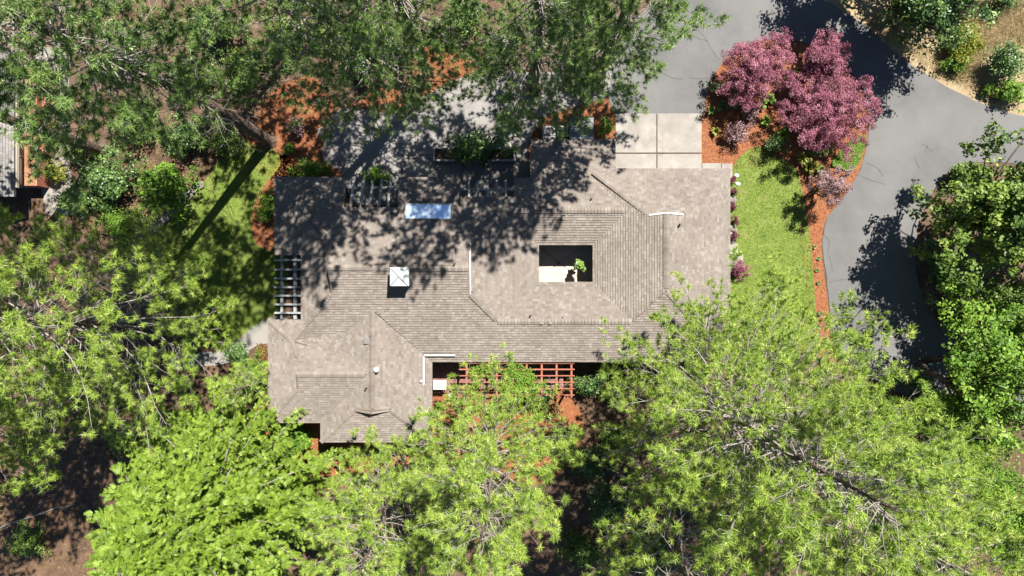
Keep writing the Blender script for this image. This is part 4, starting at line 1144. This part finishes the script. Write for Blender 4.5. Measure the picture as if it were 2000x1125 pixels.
def rock(label, px, py, r, seed, mat='stone', squash=.6, parent=None, name='rock', cat='rock', group=None):
    rng = np.random.default_rng(seed); x, y = G(px, py)
    bm = bmesh.new(); bmesh.ops.create_icosphere(bm, subdivisions=2, radius=1.0)
    for v in bm.verts: v.co *= float(rng.uniform(.8, 1.12))
    k = rng.normal(size=(4, 3)) * 1.6; ph = rng.uniform(0, 6.28, 4); sx = rng.uniform(.75, 1.25); rot = rng.uniform(0, 3.14)
    for v in bm.verts:
        c = np.array(v.co); f = 1 + .18 * sum(np.sin(c @ k[i] + ph[i]) for i in range(4)) / 2; c = c * f * r / 30. * np.array([sx, 1 / sx, squash])
        c = np.array([c[0] * math.cos(rot) - c[1] * math.sin(rot), c[0] * math.sin(rot) + c[1] * math.cos(rot), c[2]])
        v.co = (c[0] + x, c[1] + y, c[2] + r / 30. * squash * .45)
    me = bpy.data.meshes.new(name); bm.to_mesh(me); bm.free()
    if parent is not None: return link(name, me, M[mat], parent)
    o = link(name, me, M[mat]); 
    for v in me.vertices: v.co -= Vector((x, y, 0))
    o.location = (x, y, 0)
    return tag(o, label, cat, group)

def scatter(poly_px, n, rng):
    pts = np.array(poly_px); a = pts.min(0); b = pts.max(0)
    q = rng.uniform(a, b, (int(n * 3), 2)); q = q[inside(poly_px, q[:, 0], q[:, 1])][:n]
    return np.stack([(q[:, 0] - CX) / SC, (CY - q[:, 1]) / SC], -1)

def blades(name, label, cat, poly_px, n, h, w, mat, seed, z0=.016, tintf=None, lay=.35, clear=None):
    rng = np.random.default_rng(seed); xy = scatter(poly_px, n, rng)
    ok = ~blocked(np.concatenate([xy, np.full((len(xy), 1), .1)], 1)); xy = xy[ok]; n = len(xy)
    p = np.concatenate([xy, np.full((n, 1), z0)], 1)
    hh = h * rng.uniform(.6, 1.3, n); d = rng.normal(0, lay, (n, 2)) * hh[:, None]
    tip = p + np.concatenate([d, hh[:, None]], 1)
    a = rng.uniform(0, 6.28, n); s = np.stack([np.cos(a), np.sin(a), 0 * a], -1) * (w * rng.uniform(.7, 1.3, n))[:, None]
    V = np.stack([p - s, p + s, tip], 1).reshape(-1, 3)
    t = rng.normal(.45, .13, n) if tintf is None else tintf(xy, rng)
    o = link(name, np_mesh(name, V, np.arange(3 * n).reshape(-1, 3), np.repeat(np.clip(t, 0, 1), 3)), M[mat])
    return tag(o, label, cat, kind='stuff')

# ---------------------------------------------------------------- grass
def lawn_tint(xy, rng):
    a = vnoise(xy[:, 0], xy[:, 1], 1.1, 5) * .5 + vnoise(xy[:, 0], xy[:, 1], .4, 6) * .25
    dry = np.clip((vnoise(xy[:, 0] * 1.6, xy[:, 1] * .8, 1.0, 9) - .62) * 4, 0, .55)
    return .02 + a * .85 + dry + rng.normal(0, .10, len(xy))
blades('grass', 'sunlit mown grass between the house and driveway', 'grass', lawn_r, 50000, .06, .015, 'grass', 41, tintf=lawn_tint)
blades('grass', 'dappled mown grass at the corner by the stone edging', 'grass', lawn_l, 42000, .06, .016, 'grass', 42, tintf=lawn_tint)
blades('dry_grass', 'long straw coloured dry grass on the bank', 'grass', smooth([(1850, 60), (1900, 10), (1990, -30), (2140, -40), (2140, 100), (1990, 90), (1930, 110), (1880, 160), (1840, 130)]), 16000, .38, .012, 'straw', 43, lay=.8)
blades('dry_grass', 'thin dry grass along the driveway shoulder', 'grass', smooth([(1690, 40), (1750, 88), (1820, 136), (1900, 178), (1960, 196), (1900, 140), (1800, 90), (1720, 30)]), 4000, .22, .01, 'straw', 44, lay=.8)

# bark chips and litter
def chips(label, polys, n, seed, mat='chip', size=.07, z=.014, name='bark_chips', cat='bark chips'):
    rng = np.random.default_rng(seed); xy = np.concatenate([scatter(p, int(n * f), rng) for p, f in polys]); m = len(xy)
    ok = ~blocked(np.concatenate([xy, np.full((m, 1), .1)], 1)); xy = xy[ok]; m = len(xy)
    p = np.concatenate([xy, (z + rng.random((m, 1)) * .03)], 1); nn = UP + rng.normal(0, .45, (m, 3))
    V, F, t = leaves(rng, p, nn, size, rng.random(m), aspect=.45)
    o = link(name, np_mesh(name, V, F, t), M[mat]); return tag(o, label, cat, kind='stuff')
chips('orange bark chips covering the planting beds', [(mulch_polys['mulch_island'], .45), (mulch_polys['mulch_bed'], .2), (mulch_polys['mulch_walk'], .15), (mulch_polys['mulch_planter'], .1), (mulch_polys['mulch_border'], .08), (mulch_polys['mulch_south_bed'], .2)], 22000, 51)
chips('brown fallen leaves and needles on the forest floor', [([(-100, 800), (300, 780), (420, 900), (300, 1200), (-100, 1200)], .5), ([(0, 300), (480, 260), (300, 480), (0, 450)], .3), ([(1640, 720), (2050, 640), (2100, 1150), (1500, 1150)], .3)], 16000, 52, mat='rustleaf', size=.12, z=.01, name='leaf_litter', cat='leaf litter')
# ---------------------------------------------------------------- the pines
pine('huge bright pine filling the left edge beside the shaded lawn', (345, 615), 23, 3.0, 6.9, (-.4, .2), 101, nb=175, nn=39, dens=3.4)
pine('pine at the left edge above the brown slope', (205, 765), 21, 5.5, 4.8, (-.6, -.3), 115, nb=110, nn=39, dens=3.1)
pine('tall pine with bare leaning trunk throwing a long shadow on the lawn', (525, 276), 28, 12.0, 5.4, (-2.4, .4), 102, 'pine_shade_side', nb=225, nn=38, dead=60, r0=.36, dens=3.4)
pine("pine trunk leaning over the neighbour's deck", (196, 292), 24, 9.5, 4.2, (-1.2, .5), 103, 'pine_shade_side', nb=100, nn=38, dead=14, r0=.34)
pine('leaning pine with forked bare limbs above the walkway', (812, 196), 28, 4.6, 4.9, (-5.4, .4), 104, 'pine_shade_side', top=.38, nb=160, nn=38, dead=30, r0=.30, low=.75, dens=3.3)
pine('dense pine rooted in orange mulch beyond the walkway', (836, 141), 28, 5.2, 5.3, (-.4, .4), 105, 'pine_shade_side', top=.36, nb=165, nn=39, r0=.24, dens=3.3, low=.7)
pine('thick dark pine shading the planter and entry', (1040, 172), 26.5, 3.0, 4.8, (-.2, .5), 106, 'pine_shade_side', nb=185, nn=39, low=.8, dens=3.5)
pine('broad pine overhanging the concrete apron', (1168, 146), 26, 2.4, 4.2, (.4, .4), 107, 'pine_shade_side', nb=170, nn=39, low=.75, dens=3.5)
pine('pine at the top left corner behind the leaning trunk', (592, 62), 17, 5.0, 3.6, (-.4, .6), 108, 'pine_shade_side', nb=110, nn=39, r0=.22, dead=16, dens=3.2)
pine('giant pine whose limbs reach over the roof near the lawn', (1325, 752), 24, 4.2, 7.2, (.6, -.3), 109, nb=195, nn=39, dens=3.4, low=.8)
pine('giant pine in the lower right corner', (1490, 862), 23, 3.6, 6.2, (.6, -.8), 110, nb=165, nn=39, dens=3.4)
pine('pine with exposed dark trunk among shady shrubs', (1222, 868), 25, 10.5, 3.8, (-.9, -1.6), 111, nb=80, nn=39, r0=.40, dead=20)
pine('bright pine below the patio pergola', (962, 822), 20, 2.6, 4.8, (.2, -.4), 112, nb=140, nn=40, dens=3.4)
pine('smaller bright pine at the bottom edge left of the patio pine', (812, 905), 17, 2.0, 4.2, (-.2, -.6), 113, nb=120, nn=40, dens=3.4)
pine('young pine between the side path and the house corner', (530, 735), 7.0, .8, 1.6, (0, 0), 114, nb=46, nn=39, tl=.25, r0=.09, dens=3.8)
feather_tree('wide feathery bright green conifer at the bottom left', (485, 938), 14.5, .9, 7.4, 120, nb=380)

# ---------------------------------------------------------------- broad-leaved trees
TREES = 'broad-leaved trees along the driveway'
leafy('round leaved maple casting a spotted shadow on the driveway', 'tree', G(1838, 430), 0, 11.5, 5.0, 'maple', 130, 'maple_tree', n_cl=640, cl_r=.44, per=32, leaf=.26, trunk_r=.2, stems=2, lump=.5, group=TREES, zlow=.10)
leafy('bright green leafy tree below the maple at the right edge', 'tree', G(1800, 706), 0, 12, 5.0, 'bright', 131, 'deciduous_tree', n_cl=560, cl_r=.5, per=36, leaf=.21, trunk_r=.2, stems=2, lump=.55, group=TREES, zlow=.12)
leafy('green leafy tree in the right corner behind the giant pine', 'tree', G(1775, 840), 0, 9, 4.2, 'bright', 132, 'deciduous_tree', n_cl=420, cl_r=.5, per=34, leaf=.2, trunk_r=.17, stems=2, lump=.5, group=TREES, zlow=.12)
leafy('dark tree in shade at the top of the driveway', 'tree', G(1745, 42), 0, 8.0, 4.5, 'deep', 133, 'deciduous_tree', n_cl=330, cl_r=.5, per=36, leaf=.21, trunk_r=.18, stems=3, lump=.45, group=TREES, zlow=.06)
leafy('leafy tree mostly above the top edge shading the driveway', 'tree', G(1640, -50), 0, 9.5, 4.0, 'maple', 134, 'deciduous_tree', n_cl=300, cl_r=.5, per=34, leaf=.24, trunk_r=.18, stems=2, lump=.5, group=TREES, zlow=.15)
leafy('dense tree standing beyond the driveway bank at the top edge', 'tree', G(1850, -70), 0, 8, 3.6, 'deep', 135, 'deciduous_tree', n_cl=240, cl_r=.5, per=34, leaf=.21, trunk_r=.16, stems=2, group=TREES)
leafy('leafy tree behind the maple cut by the right edge', 'tree', G(1950, 450), 0, 10, 5.2, 'maple', 136, 'deciduous_tree', n_cl=480, cl_r=.5, per=32, leaf=.24, trunk_r=.2, stems=2, lump=.5, group=TREES, zlow=.08)
leafy('light green tree between the maple and the bright tree', 'tree', G(1870, 610), 0, 7.5, 4.0, 'maple', 137, 'deciduous_tree', n_cl=260, cl_r=.45, per=34, leaf=.2, trunk_r=.14, stems=2, lump=.5, group=TREES, zlow=.08)
leafy('small leafy tree at the right edge in the lower corner', 'tree', G(1880, 985), 0, 7, 3.4, 'bright', 138, 'deciduous_tree', n_cl=220, cl_r=.45, per=32, leaf=.2, trunk_r=.13, stems=2, lump=.5, group=TREES, zlow=.08)
# purple smoke trees
SM = 'purple leaved trees in the island bed'
def smoke(label, px, py, r, h, seed, mat='purple', n=None, **k):
    x, y = P(px, py, h * .65)[:2]; R = r / 33.
    leafy(label, 'tree', (x, y), 0, h, R, mat, seed, 'smoke_tree', n_cl=n or int(58 * R * R + 20), cl_r=.28, per=84, leaf=.09, trunk_r=.07, stems=4, lump=.4, group=SM, flat=.75, zlow=.32, fork=.25, shell=2.0, **k)
smoke('purple smoke tree nearest the garage apron in the island bed', 1484, 130, 84, 3.9, 140)
smoke('purple smoke tree at the top of the island beside the shaded driveway', 1603, 122, 64, 4.0, 141)
smoke('largest purple smoke tree on the driveway side of the island', 1622, 206, 104, 4.1, 142)
smoke('mauve smoke tree at the narrow end of the island beside the lawn', 1624, 364, 46, 3.9, 143, 'mauve', n=90)

# ---------------------------------------------------------------- shrubs (photo pixel of the crown, half widths in pixels, height in m)
S = [
 ('low bright green hedge along the corner of the roof', 612, 330, 58, 22, .9, 'bright', .10),
 ('clipped round shrub behind the roof rafters', 735, 346, 38, 25, 1.5, 'bright', .10),
 ('bright leafy shrub hugging the wall beside the lawn', 520, 406, 20, 46, 1.1, 'bright', .11),
 ('small bright bush next to the leaning trunk', 563, 290, 15, 13, .7, 'bright', .10),
 ('pinkish grey bush among orange mulch by the walkway', 578, 246, 22, 28, 1.6, 'mauve', .09),
 ('big dark rhododendron growing over the planter box', 925, 288, 78, 46, 2.2, 'deep', .17),
 ('slim leafy shrub beside the concrete apron', 1184, 246, 17, 30, 1.7, 'bright', .11),
 ('large bright bush above the stone edging', 318, 352, 66, 72, 2.8, 'bright', .16),
 ('dark bush under the tall pine on the left', 206, 350, 70, 66, 2.6, 'deep', .15),
 ("yellow green bush below the neighbour's flower box", 100, 336, 24, 30, 1.4, 'yellowgreen', .12),
 ("grey green bush at the foot of the neighbour's leaning pine", 150, 296, 34, 30, 1.5, 'maple', .10),
 ('shady fern like bush between the pine and the side yard', 150, 388, 50, 34, 1.4, 'deep', .13),
 ('leafy green shrub against the house beside the side path', 498, 738, 30, 56, 1.6, 'bright', .10),
 ('shrub with rusty orange leaves at the end of the side path', 512, 690, 17, 22, 1.0, 'rustleaf', .10),
 ('deep green bush between the side path and young pine', 462, 690, 34, 30, 1.2, 'deep', .10),
 ('bright leafy shrub below the black eave shadow', 577, 856, 42, 26, 1.7, 'bright', .15),
 ('small bright plant clump in the bed below the hipped roof end', 744, 892, 24, 15, .9, 'bright', .10),
 ('yellowish low bush in the bed below the hipped roof end', 690, 900, 24, 13, .7, 'yellowgreen', .09),
 ('dull green bush left of the hipped roof end bed', 640, 884, 16, 15, .9, 'maple', .09),
 ('dense green shrub at the patio step', 857, 795, 14, 20, 1.0, 'bright', .09),
 ('dark reddish shrub at the end of the patio', 1052, 772, 32, 46, 2.2, 'deep', .12),
 ('rusty foliage shrub below the patio pine', 1078, 800, 22, 26, 1.4, 'rustleaf', .11),
 ('deep green shrub in the dark gap between the pines', 1150, 905, 58, 46, 2.6, 'deep', .13),
 ('dark undergrowth shrub beside the exposed trunk', 1190, 990, 60, 56, 2.8, 'deep', .13),
 ('dark undergrowth shrub at the bottom edge between pines', 1140, 1080, 60, 46, 2.4, 'maple', .13),
 ('shady shrub below the exposed trunk', 1285, 1085, 66, 44, 2.6, 'deep', .14),
 ('shady shrub beside the mulch under the giant pine', 1215, 850, 44, 34, 2.0, 'maple', .12),
 ('dark understorey bush at the top edge left of the leaning pine', 420, 50, 74, 50, 2.4, 'deep', .14),
 ('green understorey bush below the top left pines', 470, 130, 56, 44, 2.0, 'maple', .13),
 ('dark bush in the shade of the tall pine crown', 370, 150, 60, 50, 2.2, 'deep', .14),
 ('green bush under the tall pine near the neighbour', 270, 230, 60, 46, 2.0, 'maple', .13),
 ('dark bush at the top left beyond the deck', 230, 90, 80, 60, 2.4, 'deep', .14),
 ('bush in dappled shade under the leaning pine', 560, 60, 50, 50, 2.0, 'maple', .13),
 ('low bush at the right edge below the trees', 1960, 960, 60, 50, 1.8, 'bright', .14),
 ('dark bush between the giant pine and right edge', 1900, 900, 60, 50, 2.2, 'deep', .14),
 ('low bush at the bottom right corner', 1985, 1080, 40, 40, 1.4, 'maple', .12),
 ('shady bush below the maple by the driveway bend', 1930, 700, 56, 44, 2.0, 'deep', .14),
 ('fern green bush between walkway mulch and top edge', 700, 130, 40, 40, 1.6, 'deep', .13),
 ('dark bush at the top edge above the walkway', 900, 30, 60, 46, 2.2, 'deep', .14),
 ('dark bush behind the thick pine', 980, 90, 44, 40, 2.0, 'deep', .13),
 ('low green bush left of the leaning pine trunk', 640, 60, 34, 40, 1.8, 'maple', .13),
 ('leafy bush at the foot of the leaning trunk beside the lawn', 440, 268, 40, 34, 1.6, 'maple', .12),
 ('dark bush above the big bright bush', 360, 262, 60, 40, 2.0, 'deep', .13),
 ('green bush on the slope left of the stone edging', 240, 440, 60, 36, 1.6, 'bright', .12),
 ('leafy shrub at the tip of the maple island', 1888, 335, 44, 26, 1.6, 'maple', .15),
 ('shady shrub in the mulch below the roof edge', 1150, 750, 40, 30, 1.8, 'deep', .13),
 ('low dark shrub under the giant pine beside the wall', 1210, 760, 40, 32, 1.6, 'maple', .12),
 ('dark shrub between the patio pine and giant pine', 1100, 860, 34, 34, 2.0, 'deep', .13),
 ('mauve leaved shrub at the mulch edge near the lawn', 1441, 258, 28, 26, 1.5, 'mauve', .10),
 ('mauve leaved shrub in the middle of the mulch bed', 1470, 216, 22, 24, 1.4, 'mauve', .10),
 ('dark green shrub at the corner of the lawn', 1518, 284, 26, 18, 1.1, 'deep', .10),
 ('dark green shrub between lawn corner and ivy', 1602, 288, 30, 18, 1.1, 'deep', .10),
 ('dark shrub standing in for the shadow at the round end of the island', 1404, 172, 22, 18, 1.0, 'deep', .10),  # made-up shrub where only the smoke tree's shadow is dark
 ('dark evergreen shrub under the nearest purple tree', 1410, 206, 15, 13, .8, 'deep', .10),
 ('yellow green bush on the dry bank', 1888, 84, 44, 44, 1.8, 'yellowgreen', .13),
 ('lime bush at the foot of the dry bank', 1866, 124, 30, 20, 1.0, 'bright', .12),
 ('round dark green bush at the right edge', 1968, 118, 58, 46, 2.2, 'deep', .13),
 ('bright bush below the round dark bush', 1978, 176, 36, 28, 1.6, 'bright', .14),
 ('small bush on the driveway shoulder', 1934, 172, 18, 18, 1.0, 'bright', .11),
 ('dark bush at the top right corner', 1962, -2, 42, 24, 1.8, 'deep', .12),
 ('dark bush under the trees past the driveway end', 1838, 792, 60, 44, 2.4, 'deep', .14),
 ('dark bush beside the shaded end of the driveway', 1790, 742, 40, 30, 2.0, 'deep', .13),
 ('shaded bush under the maple', 1880, 610, 64, 46, 2.2, 'deep', .15),
 ('shaded bush at the foot of the maple', 1846, 520, 50, 50, 2.0, 'deep', .16),
 ('pale green scrub in the bottom left corner', 52, 1060, 48, 44, 1.2, 'maple', .10),
 ('dry looking scrub on the brown slope', 250, 860, 56, 44, 1.3, 'deep', .09),
 ('olive scrub beside the feathery conifer', 320, 830, 46, 36, 1.4, 'deep', .09),
 ('lime green bush behind the leaning forked pine', 712, 46, 36, 36, 2.0, 'bright', .16),
 ('dark bush beyond the walkway mulch', 782, 84, 52, 40, 2.0, 'deep', .13),
 ('dark bush between two dense pines at the top', 1130, 118, 26, 50, 2.2, 'deep', .13),
 ('green bush at the top edge between the pines', 1100, 20, 30, 34, 2.2, 'bright', .15),
]
for k, (lab, px, py, rx, ry, h, mt, lf) in enumerate(S):
    shrub(lab, px, py, rx, ry, h, mt, 200 + k, leaf=lf * 1.15, name='rhododendron' if 'rhodo' in lab else 'shrub', per=28)
BB = 'dark red barberries along the house wall'
for k, (px, py, rx, ry, lab) in enumerate(((1433, 350, 8, 16, 'thin barberry nearest the apron corner'), (1435, 374, 10, 18, 'second barberry from the apron corner'), (1433, 402, 9, 17, 'third barberry from the apron corner'), (1438, 430, 10, 13, 'fullest dark barberry beside the pale boulder'), (1434, 460, 9, 14, 'barberry just above the concrete step'))):
    shrub(lab, px, py, rx, ry, .7, 'barberry', 300 + k, leaf=.07, name='barberry', n_cl=22, per=30, group=BB, cl=.12, flat=.8)
shrub('bright magenta barberry under the giant pine limbs by the lawn', 1446, 523, 22, 27, 1.2, 'purple', 310, leaf=.07, name='barberry', n_cl=90, per=44, group=BB, cl=.16)
# courtyard plant
x, y = P(1127, 521, 1.8)[:2]
leafy('small large-leaved tree in the courtyard', 'tree', (x, y), .64, 1.7, .38, 'deep', 320, 'courtyard_tree', n_cl=16, cl_r=.14, per=9, leaf=.26, trunk_r=.03, stems=2, zlow=.55, fork=.5, tint_dist=(.8, .15))

# small plants in the island bed
ISL = [(1389, 216, 11, 'maple', 'pale round plant at the mulch edge by the asphalt'), (1435, 201, 13, 'bright', 'bright plant under the nearest purple tree'), (1461, 197, 10, 'yellowgreen', 'yellow green plant beside the bright one in the mulch'),
       (1489, 203, 12, 'bright', 'leafy plant above the middle mauve shrub'), (1502, 194, 14, 'bright', 'large bright plant in the centre of the mulch bed'), (1496, 237, 12, 'bright', 'bright plant just below the mauve shrub'),
       (1397, 257, 10, 'yellowgreen', 'spiky yellow green plant alone on the mulch'), (1571, 213, 12, 'yellowgreen', 'yellow plant under the largest purple tree'), (1528, 263, 17, 'bright', 'bright plant above the lawn corner shrub'),
       (1589, 268, 13, 'bright', 'bright plant below the largest purple tree'), (1565, 308, 14, 'yellowgreen', 'yellow green plant at the lawn edge'), (1580, 328, 19, 'yellowgreen', 'biggest spiky yellow plant beside the mauve smoke tree'),
       (1602, 333, 12, 'bright', 'small plant at the foot of the mauve smoke tree'), (1612, 168, 10, 'yellowgreen', 'yellow plant in the gap between purple trees'), (1638, 172, 12, 'yellowgreen', 'second yellow plant in the gap between purple trees'),
       (1560, 140, 10, 'yellowgreen', 'plant in the mulch gap at the top of the island'), (1538, 152, 10, 'bright', 'small plant near the mulch gap'), (1630, 205, 11, 'yellowgreen', 'yellow plant showing through the largest purple tree')]
for k, (px, py, r, mt, lab) in enumerate(ISL):
    rosette(lab, px, py, r, mt, 400 + k, n=30 if r > 12 else 22, h=.3 + .012 * r)
for k, (px, py, lab) in enumerate(((1592, 482, 'first seedling in the mulch strip, nearest the mauve tree'), (1600, 505, 'second seedling down the mulch strip'), (1597, 528, 'third seedling down the mulch strip'), (1600, 552, 'fourth seedling down the mulch strip'), (1602, 640, 'last seedling in the mulch strip under pine limbs'))):
    rosette(lab, px, py, 5, 'deep', 430 + k, n=12, h=.16, group='seedlings in the mulch strip')
pot = MB().cyl((0, 0), .12, 0, .26, 14, .15).build('plant_pot', M['black']); pot.location = (*G(1599, 612), .012)
tag(pot, 'small black pot standing in the mulch strip', 'pot')

# clipped ground cover at the driveway corner
iv = [(1622, 322), (1636, 300), (1652, 282), (1670, 270), (1687, 266), (1685, 290), (1676, 316), (1662, 334), (1640, 330)]
rng = np.random.default_rng(61); xy = scatter(smooth(iv), 5200, rng); n = len(xy)
hgt = .14 + .12 * vnoise(xy[:, 0], xy[:, 1], .35, 3)
pp = np.concatenate([xy, (hgt * rng.random(n) ** .4)[:, None] + .02], 1)
V, F, tt = leaves(rng, pp, UP + rng.normal(0, .4, (n, 3)), .085, np.clip(rng.normal(.55, .18, n), 0, 1))
tag(link('ground_cover', np_mesh('ground_cover', V, F, tt), M['bright']), 'bright green ivy patch at the driveway corner of the island', 'ground cover', kind='stuff')

# vine on the red pergola
vr = empty('climbing_vine', (*P(1012, 752, 0)[:2], 0), 'bright green vine sprawling over the red pergola', 'vine')
rng = np.random.default_rng(63); C = []
for (px, py, sx, sy, z, n) in ((1012, 742, 16, 16, 2.72, 46), (1000, 765, 14, 10, 2.6, 22), (1030, 735, 8, 8, 2.7, 10), (950, 722, 10, 2, 2.72, 9), (1000, 720, 2, 8, 2.7, 6)):
    for _ in range(n): C.append(P(px + rng.normal() * sx, py + rng.normal() * sy * .8, z + abs(rng.normal()) * .12))
C = np.array(C); ci = np.repeat(np.arange(len(C)), 40); o = rng.normal(0, .11, (len(ci), 3))
V, F, tt = leaves(rng, C[ci] + o, UP * .9 + rng.normal(0, .5, (len(ci), 3)), .10, np.clip(rng.normal(.62, .2, len(ci)), 0, 1))
link('foliage', np_mesh('foliage', V, F, tt), M['bright'], vr)
tube_mesh([P(1028, 771, 0), P(1029, 772, .9), P(1030, 771, 1.8), P(1025, 765, 2.5), P(1012, 748, 2.68), P(998, 735, 2.7), P(960, 722, 2.7)], [.04, .035, .03, .025, .02, .018, .01], 6).build('stem', M['twig'], vr)

# flowers in the neighbour's box
rng = np.random.default_rng(65); fx, fy, fz = FLOWER_BOX
fl = empty('potted_flowers', (fx, fy, fz), "pink flowers in the neighbour's wooden flower box", 'flowers')
pp = np.array([fx, fy, fz]) + rng.uniform([-.28, -.18, .02], [.28, .18, .22], (160, 3))
V, F, tt = leaves(rng, pp, UP + rng.normal(0, .4, (160, 3)), .09, rng.random(160)); link('petals', np_mesh('petals', V, F, tt), M['flower'], fl)
pp = np.array([fx, fy, fz]) + rng.uniform([-.28, -.18, .0], [.28, .18, .14], (160, 3))
V, F, tt = leaves(rng, pp, UP + rng.normal(0, .5, (160, 3)), .09, rng.random(160)); link('leaves', np_mesh('leaves', V, F, tt), M['bright'], fl)

# ---------------------------------------------------------------- rocks
edge = empty('stone_edging', (*G(330, 420), 0), 'row of pale rough stones edging the shaded lawn', 'stone edging')
rng = np.random.default_rng(71)
for k in range(30):
    u = k / 29; px = 392 + (262 - 392) * u + rng.normal(0, 4); py = 360 + (486 - 360) * u + rng.normal(0, 4)
    rock(None, px, py, rng.uniform(5.5, 10), 500 + k, parent=edge, name='stone')
rock('pale angular rock in dark mulch beside the walkway', 627, 258, 9, 540, squash=.35)
rock('white stone at the lawn edge nearest the apron', 1439, 343, 4.5, 541, 'white', squash=.5, group='white stones by the lawn')
rock('white stone at the lawn edge by the second barberry', 1441, 359, 4.5, 542, 'white', squash=.5, group='white stones by the lawn')
rock('pale boulder between barberries at the house wall', 1430, 447, 9, 543, squash=.5)
rock('pale boulder behind the third barberry', 1429, 390, 8, 544, squash=.5)
rock('flat pale slab at the end of the side path', 352, 702, 13, 545, squash=.2)

# fallen branch on the brown slope
fbz = empty('fallen_branch', (*G(60, 1010), 0), 'fallen dead branch lying on the brown slope', 'branch')
tube_mesh([(*G(-20, 1040), .06), (*G(20, 1022), .08), (*G(60, 1010), .07), (*G(110, 992), .06), (*G(150, 985), .05)], [.07, .06, .05, .035, .015], 6).build('limb', M['limb'], fbz)
tube_mesh([(*G(60, 1010), .08), (*G(80, 988), .2), (*G(96, 975), .25)], [.03, .022, .01], 5).build('side_branch', M['limb'], fbz)
